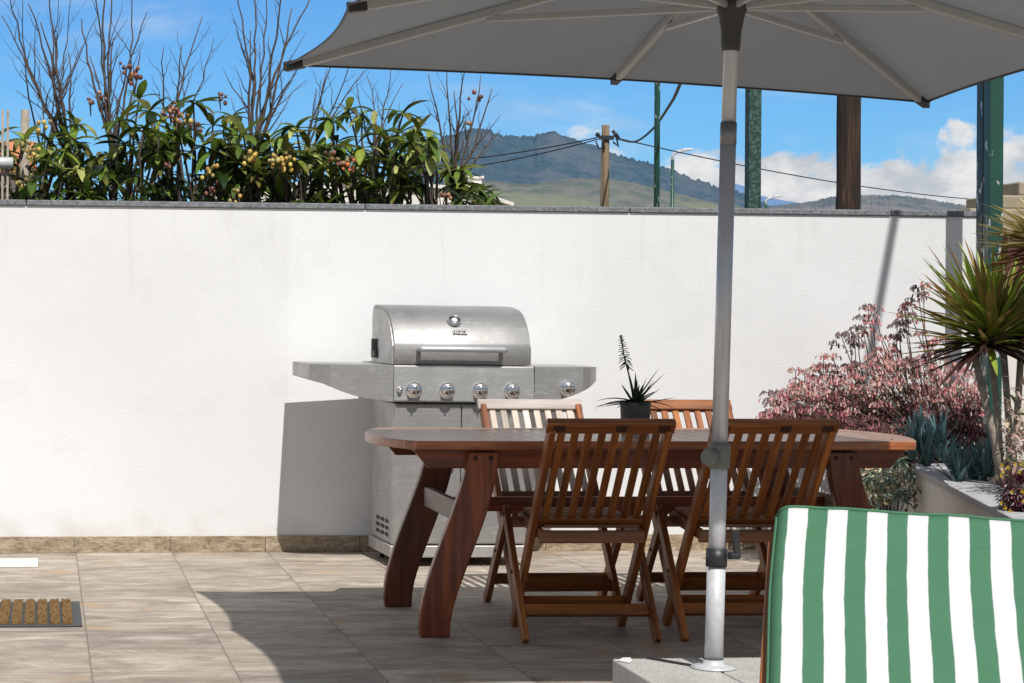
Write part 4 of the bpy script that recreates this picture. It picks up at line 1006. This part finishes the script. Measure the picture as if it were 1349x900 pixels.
# ------------------------------------------------------------------ poles, lamps, cables beyond the wall
def up_pole(u, v, Y): return at(u, v, Y)
p = at(797, 165, 57); up_t = thing('utility_pole', 'weathered wooden utility pole carrying cables in front of the mountain', 'utility pole', (p.x, p.y, 0))
q = MB(); q.tube([(0, 0, 0), (0, 0, p.z*.6), (.02, 0, p.z)], [.15, .125, .11], 14); q.build('pole', 'pole_wood', up_t)
q = MB(); zc = at(797, 182, 57).z
q.box((-.22, -.17, zc-.06), (.22, -.11, zc+.06)); q.tube([(-.3, -.14, zc-.1), (-.22, -.14, zc-.3), (-.05, -.14, zc-.32), (-.1, -.14, zc-.06)], .025, 6); q.tube([(.18, -.14, zc+.2), (.32, -.14, zc+.05), (.38, -.14, zc-.05)], .05, 8); q.tube([(.2, -.14, zc-.12), (.35, -.14, zc-.25), (.3, -.14, zc)], .03, 6)
for x in (-.25, .28): q.ball((x, -.14, zc+.08), .07, 6)
q.build('cable_bracket', 'cable', up_t)
hub = Vector((p.x, 56.9, zc))
def cable(label, a, b, sag, r_=.02, n_=24):
    q_ = MB(); pts = []
    for i in range(n_+1):
        t_ = i/n_; c_ = a*(1-t_)+b*t_; pts.append(c_-UPZ*(sag*4*t_*(1-t_)))
    q_.tube(pts, r_, 6); return tag(q_.build('overhead_cable', 'cable'), label, 'cable')
cable('upper overhead cable running left from the utility pole across the mountain', hub+Vector((-.25, 0, 0)), at(420, 212, 75), .35, .018)
cable('lower overhead cable running left from the utility pole across the mountain', hub+Vector((-.25, 0, -.05)), at(420, 232, 70), .35, .018)
cable('thin overhead cable running right from the utility pole toward the green post', hub+Vector((.3, 0, 0)), at(1420, 268, 90), .5, .018)
# service drop: from the pole, over the patio toward the house behind the viewer
ha_ = Vector((5.0, 8.75, 4.95)); dr_ = (ha_-hub)
end = Vector((3.9, -3.0, 5.6)); q = MB(); pts = []
mid = [hub+Vector((.3, 0, 0)), at(835, 187, 52), at(858, 172, 44), at(880, 142, 36), at(897, 108, 29), Vector((6.5, 19, 4.85)), ha_, end]
def catm(P, n_=8):
    r_ = []
    for i in range(len(P)-1):
        p0, p1, p2, p3 = P[max(i-1, 0)], P[i], P[i+1], P[min(i+2, len(P)-1)]
        for k in range(n_):
            t_ = k/n_; r_.append(.5*((2*p1)+(p2-p0)*t_+(2*p0-5*p1+4*p2-p3)*t_**2+(-p0+3*p1-3*p2+p3)*t_**3))
    return r_+[P[-1]]
q.tube(catm(mid), .026, 7); tag(q.build('overhead_cable', 'cable'), 'thick service cable rising right from the utility pole past the slim green post', 'cable')

p = at(865, 272, 34); tp = thing('lamp_post', 'slim dark green post rising behind the wall beside the street lamp', 'post', (p.x, 34, 0))
q = MB(); q.tube([(0, 0, 0), (0, 0, 5.0), (-.02, 0, 8.5)], [.055, .05, .042], 12); q.build('post_tube', 'green_paint', tp); q = MB(); q.tube([(0, 0, 0), (0, 0, .9), (0, 0, 1.0)], [.09, .085, .056], 12); q.build('base_sleeve', 'green_dark', tp)
def street_lamp(u, vtop, Y, label, s_=1.):
    p2 = at(u, vtop, Y); t_ = thing('street_lamp', label, 'street lamp', (p2.x, Y, 0), 0)
    q_ = MB(); q_.tube([(0, 0, 0), (0, 0, p2.z-.05)], [.075*s_, .055*s_], 10); q_.build('lamp_pole', 'green_paint', t_)
    q_ = MB(); q_.tube([(0, 0, p2.z-.15), (.0, 0, p2.z+.12*s_), (.12*s_, 0, p2.z+.2*s_), (.3*s_, 0, p2.z+.24*s_)], .045*s_, 8); q_.build('arm', 'white_metal', t_)
    q_ = MB(); q_.prism([(.25*s_, p2.z+.19*s_), (.62*s_, p2.z+.27*s_), (.64*s_, p2.z+.33*s_), (.3*s_, p2.z+.31*s_)], 'y', -.09*s_, .09*s_); q_.build('lamp_head', 'white_metal', t_, .02)
street_lamp(886, 209, 62, 'white headed street lamp between the slim green post and the parasol pole')
street_lamp(1009, 268, 80, 'small white street lamp head just above the coping, left of the wooden post', 1.0)
p = at(991.5, 272, 14.5); gp2 = thing('steel_post', 'mottled green square post behind the wall, right of the parasol pole', 'post', (p.x, 14.5, 0))
q = MB(); q.box((-.047, -.047, 0), (.047, .047, 3.9)); q.build('post_tube', 'green_mottle', gp2, .006); q = MB(); q.box((-.052, -.052, 3.9), (.052, .052, 3.93)); q.build('cap', 'green_dark', gp2)
p = at(1117.5, 272, 15); wp = thing('wooden_post', 'thick dark weathered wooden post standing behind the wall', 'post', (p.x, 15, 0))
q = MB(); rq = random.Random(2); ns = 26; n_ = 18; vs = []
for i in range(ns+1):
    z = 4.2*i/ns
    for k in range(n_):
        a = 2*PI*k/n_; r_ = .090*(1+.05*NZ.noise(Vector((math.cos(a)*2, math.sin(a)*2, z*1.6)))+.03*NZ.noise(Vector((math.cos(a)*6, math.sin(a)*6, z*4)))); 
        if abs(z-2.05) < .16: r_ *= 1+.10*math.cos((z-2.05)/.16*PI/2)*max(0, -math.cos(a))
        vs.append((r_*math.cos(a), r_*math.sin(a), z))
q.add(vs, [(i*n_+k, i*n_+(k+1) % n_, (i+1)*n_+(k+1) % n_, (i+1)*n_+k) for i in range(ns) for k in range(n_)]+[tuple(range(ns*n_, ns*n_+n_))], None, (1, 1, 1), True)
q.build('post_shaft', 'post_wood', wp)
q = MB(); q.tube([(.0, -.093, 3.1), (.0, -.10, 3.1)], .012, 8); q.build('bolt', 'plug', wp)

# houses over the wall
def house(name, label, x0, x1, Y, dY, zw, zr, wallm, roofm, chim=None, cat='house'):
    t_ = thing(name, label, cat, ((x0+x1)/2, Y, 0)); w2 = (x1-x0)/2; q_ = MB(); q_.box((-w2, 0, 0), (w2, dY, zw)); q_.build('wall', wallm, t_)
    q_ = MB(); q_.prism([(-.3, zw-.05), (dY/2, zr), (dY+.3, zw-.05), (dY+.3, zw+.08), (dY/2, zr+.14), (-.3, zw+.08)], 'x', -w2-.3, w2+.3); rf = q_.build('roof', roofm, t_)
    for k in (-.5, .5):
        q_ = MB(); q_.box((k*w2-.45, -.03, zw-1.9), (k*w2+.45, -.004, zw-.8)); wn_ = q_.build('window', 'white_plaster', t_); q_ = MB(); q_.box((k*w2-.38, -.036, zw-1.83), (k*w2+.38, -.031, zw-.87)); q_.build('pane', 'window', wn_)
    if chim:
        cxx, cw, cz = chim; q_ = MB(); q_.box((cxx-cw, dY*.35, zw), (cxx+cw, dY*.35+2*cw, cz-.12)); ch = q_.build('chimney', wallm, rf); q_ = MB(); q_.box((cxx-cw*1.2, dY*.35-.05, cz-.118), (cxx+cw*1.2, dY*.35+2.3*cw, cz)); q_.build('chimney_cap', wallm, ch)
    return t_
p = at(574, 262, 40); p2 = at(660, 268, 40); pk = at(621, 233, 41.5)
hh = thing('white_house', 'white house roof and square chimney behind the right end of the shrubs', 'house', (p.x, 40, 0))
q = MB(); q.prism([(-4.5, 0), (1.4, 0), (1.4, at(674, 270, 40).z-.05), (.55, at(640, 253, 40).z), (-2, at(560, 240, 40).z), (-4.5, at(480, 250, 40).z)], 'y', 0, 7); q.build('wall', 'white_plaster', hh)
q = MB(); q.prism([(1.55, at(678, 272, 40).z), (.55, at(640, 253, 40).z+.02), (-2, at(560, 240, 40).z+.02), (-2, at(560, 240, 40).z+.1), (.55, at(640, 253, 40).z+.09), (1.55, at(678, 272, 40).z+.07)], 'y', -.12, 7.1); rf = q.build('roof', 'white_plaster', hh)
cx_ = pk.x-p.x; q = MB(); q.box((cx_-.15, 1.2, 2.5), (cx_+.15, 1.5, pk.z-.05)); ch = q.build('chimney', 'white_plaster', rf); q = MB(); q.box((cx_-.19, 1.16, pk.z-.05), (cx_+.19, 1.54, pk.z)); q.build('chimney_cap', 'white_plaster', ch)
a_, b_ = at(-60, 200, 32), at(22, 200, 32)
house('tiled_house', 'house with orange tiled roof glimpsed at the left edge behind the shrubs', a_.x, b_.x, 32, 4, at(0, 225, 32).z, at(0, 197, 34).z, 'white_plaster', 'terracotta')
p = at(6, 215, 12.1); fl_ = thing('flood_lamp', 'small grey lamp head on a thin pale post at the left edge above the wall', 'lamp', (p.x, 12.1, 0))
q = MB(); 
for dx in (-.012, .018): q.tube([(dx, 0, 0), (dx, 0, at(8, 145, 12.1).z)], .0075, 6)
for k in range(24): q.tube([(-.012, 0, .3+k*.085), (.018, 0, .3+k*.085+.04)], .004, 4)
q.build('lattice_post', 'bark_pale', fl_)
q = MB(); q.tube([(-.16, -.02, p.z), (-.15, -.02, p.z), (.045, -.02, p.z), (.052, -.02, p.z)], [.028, .034, .034, .028], 16); q.build('lamp_head', 'white_metal', fl_)
p = at(33, 145, 12.6); q = MB(); q.tube([(0, 0, 0), (0, 0, p.z)], [.03, .026], 10); q.tube([(0, 0, p.z-.1), (.03, 0, p.z-.05)], .008, 5); tag(q.build('stake', 'bark_pale', None, loc=(p.x, 12.6, 0)), 'grey wooden stake poking up among the shrubs at far left', 'stake')

# ------------------------------------------------------------------ loquat shrubs behind the wall
def ftop(u):
    pts = [(-30, 175), (10, 172), (50, 165), (100, 150), (150, 128), (185, 95), (215, 135), (250, 118), (285, 140), (330, 168), (380, 165), (420, 150), (455, 132), (490, 150), (530, 150), (565, 112), (590, 135), (608, 215), (645, 258), (680, 275)]
    for (a, va), (b, vb) in zip(pts, pts[1:]):
        if a <= u <= b: return va+(vb-va)*(u-a)/(b-a)
    return 270
GREENS = [(.045, .085, .014), (.085, .15, .022), (.14, .215, .034), (.016, .034, .009), (.25, .31, .05), (.36, .38, .12)]  # last two pale greens put sunlit highlights into the upper leaves
def loquat(u0, u1, Y, label, nro, seed, fruits, dens=1.):
    rq = random.Random(seed); uc = (u0+u1)/2; p0 = at(uc, 260, Y); o3 = Vector((p0.x, Y, 0)); t_ = thing('loquat_shrub', label, 'shrub', o3, 0, 'fruiting shrubs behind the wall')
    br = MB(); lf = MB(); heads = []
    br.tube([(0, 0, 0), (.03, 0, .5), (0, 0, .95)], [.07, .06, .05], 8)
    for i in range(nro):
        u = rq.uniform(u0, u1); vt_ = ftop(u)+rq.choice((0, 0, 14, -8)); f_ = rq.random()**.72; v = vt_+(285-vt_)*f_; y = Y+rq.uniform(-.5, .45)
        if f_ < .3 and rq.random() < .35: continue
        p = at(u, v, y)-o3; heads.append((p, f_))
        m1 = Vector((p.x*.45+rq.uniform(-.1, .1), p.y*.5, .95+(p.z-.95)*.5)); br.tube([(p.x*.1, 0, .85), m1, p*.8+m1*.2+Vector((rq.uniform(-.03, .03), 0, 0)), p], [.018, .011, .008, .005], 5)
        nl = rq.randint(6, 11); base_a = rq.uniform(0, 6.28)
        for k in range(nl):
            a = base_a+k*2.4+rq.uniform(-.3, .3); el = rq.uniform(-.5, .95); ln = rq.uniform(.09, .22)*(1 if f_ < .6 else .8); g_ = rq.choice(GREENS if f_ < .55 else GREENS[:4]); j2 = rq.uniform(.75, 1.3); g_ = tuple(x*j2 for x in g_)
            tp = g_ if rq.random() < .8 else (.16, .13, .03)
            lf.leaf(p, (math.cos(a)*math.cos(el), math.sin(a)*math.cos(el), math.sin(el)), ln, ln*rq.uniform(.23, .33), droop=rq.uniform(.3, 1.5), fold=rq.uniform(.15, .5), n=6, col=g_, tip=tp)
    br.build('trunk', 'bark', t_); lf.build('crown', 'leaf', t_)
    for (u, v, pal, n_) in fruits:
        q_ = MB(); c_ = at(u, v, Y-.58)-o3
        for k in range(n_):
            cc = rq.choice(pal); j2 = rq.uniform(.75, 1.2); q_.ball(c_+Vector((max(-.05, min(.05, rq.gauss(0, .028))), max(-.04, min(.04, rq.gauss(0, .022))), max(-.045, min(.045, rq.gauss(0, .024)))))*(1. if n_ > 3 else .35), rq.uniform(.009, .0145), 7, tuple(x*j2 for x in cc), 1.15)
        for k in range(3): q_.tube([c_+Vector((0, .06, -.08)), c_+Vector((rq.uniform(-.03, .03), 0, .02))], .003, 4, (.12, .09, .05))
        q_.build('fruit_cluster', 'fruit', t_)
YEL = [(.52, .34, .06), (.58, .42, .10), (.46, .27, .07), (.36, .30, .10), (.22, .17, .06)]
RED = [(.20, .075, .05), (.26, .11, .07), (.14, .05, .04), (.34, .18, .08)]
loquat(-40, 95, 12.6, 'loquat shrub at the far left behind the wall, beside the grey lamp head', 60, 31, [(55, 168, YEL, 7), (28, 193, YEL, 8), (45, 202, YEL, 4), (25, 243, YEL, 4)])
loquat(85, 215, 12.5, 'loquat shrub with brown fruit on its highest shoot, below the tall bare branches', 66, 32, [(170, 90, RED, 8), (178, 104, RED, 8), (132, 128, RED, 5), (120, 134, RED, 3)])
loquat(200, 330, 12.7, 'loquat shrub with a large reddish fruit cluster at its top', 68, 33, [(226, 145, RED, 13), (236, 152, RED, 10), (250, 160, YEL, 4), (258, 168, RED, 5), (278, 227, YEL, 9), (222, 220, RED, 2), (280, 250, RED, 6), (292, 126, RED, 4)])
loquat(310, 440, 12.5, 'loquat shrub bearing yellow fruit clusters left of the darker rosette shrub', 70, 34, [(333, 206, YEL, 9), (360, 214, YEL, 12), (378, 210, YEL, 10), (372, 220, YEL, 8), (308, 260, YEL, 6)])
loquat(425, 545, 12.6, 'loquat shrub with big upright leaf rosettes and orange fruit', 70, 35, [(455, 216, RED, 10), (462, 222, [(.6, .16, .05), (.5, .14, .05)], 8), (436, 204, RED, 5)])
loquat(540, 645, 12.4, 'loquat shrub at the right end of the row, against the mountain', 30, 36, [(628, 132, RED, 5), (584, 260, RED, 6), (617, 165, RED, 2)])

# bare branching shrubs
def bare(label, uvb, shoots, Y, seed, r0_=.016):
    rq = random.Random(seed); p0 = at(uvb[0], 262, Y); o3 = Vector((p0.x, Y, 0)); t_ = thing('bare_shrub', label, 'bare shrub', o3, 0, 'leafless shrubs behind the wall'); q_ = MB()
    bp_ = at(uvb[0], uvb[1], Y)-o3
    q_.tube([(0, 0, 0), (.02, 0, bp_.z*.5), bp_], [r0_*1.9, r0_*1.6, r0_*1.25], 8)
    tw = MB()
    def grow(a, b, r_, depth):
        n_ = max(4, int((b-a).length/.09)); pts = [a]; side = Vector((rq.uniform(-1, 1), rq.uniform(-1, 1), 0))*.05*(b-a).length
        for i in range(1, n_+1):
            f_ = i/n_; pts.append(a.lerp(b, f_)+side*math.sin(PI*f_)+Vector((rq.uniform(-1, 1), rq.uniform(-1, 1), rq.uniform(-.6, .6)))*.009)
        tgt = q_ if depth == 0 else tw
        tgt.tube(pts, [r_*(1-.72*i/n_) for i in range(n_+1)], 6 if depth == 0 else 4)
        if depth < 2:
            for k in range(rq.randint(3, 5) if depth == 0 else rq.randint(0, 3)):
                f_ = rq.uniform(.25, .92); i = int(f_*n_); s_ = pts[i]; d = (b-a).normalized(); ln = (b-a).length*rq.uniform(.16, .42)*(1.15-f_*.5)
                d2 = (d*1.0+Vector((rq.choice((-1, 1))*rq.uniform(.25, .8), rq.uniform(-.5, .5), rq.uniform(.0, .45)))).normalized()
                grow(s_, s_+d2*ln, r_*(1-.72*f_)*.62, depth+1)
    for (u, v) in shoots:
        y = Y+rq.uniform(-.25, .25); grow(bp_, at(u, v, y)-o3, r0_*rq.uniform(.55, .8), 0)
    q_.build('branches', 'bark', t_); tw.build('twigs', 'bark', t_)
bare('leafless shrub fanning up at the far left, leaning left', (92, 215), [(8, -25), (2, 20), (52, 30), (28, 92), (70, 40), (62, -30), (38, 5), (90, 70)], 12.9, 41)
bare('tallest leafless shrub, its straight stems leaving the top of the frame', (148, 205), [(152, -70), (125, -40), (172, -25), (195, 15), (106, 25), (150, 50), (140, -60), (118, 75), (185, 70)], 12.8, 42)
bare('short leafless shrub with thin shoots between the two tall ones', (225, 200), [(215, 62), (240, 60), (268, 22), (255, 90), (282, 50)], 13.0, 43, .012)
bare('dense leafless shrub fanning wide just left of the parasol corner', (325, 245), [(312, -15), (335, -40), (352, -5), (385, 12), (412, -10), (372, -30), (402, 70), (328, 40)], 12.7, 44, .017)
bare('leafless shrub of wispy thin shoots behind the tall straight stems', (60, 225), [(30, -10), (78, 15), (95, -20), (110, 60), (45, 60), (130, 20)], 13.2, 49, .011)
bare('slender leafless shrub rising under the left corner of the parasol', (400, 215), [(445, 70), (465, 72), (416, 118), (482, 92), (430, 90)], 12.9, 45, .013)
bare('leafless shrub with fine shoots between the leafy rosettes', (495, 215), [(515, 85), (485, 100), (530, 110), (470, 110), (548, 130)], 13.0, 46, .011)
bare('leafless shrub at the right end of the row, branching over the mountain', (598, 250), [(565, 98), (588, 92), (612, 88), (634, 100), (648, 118), (658, 172), (600, 120)], 12.3, 47, .014)
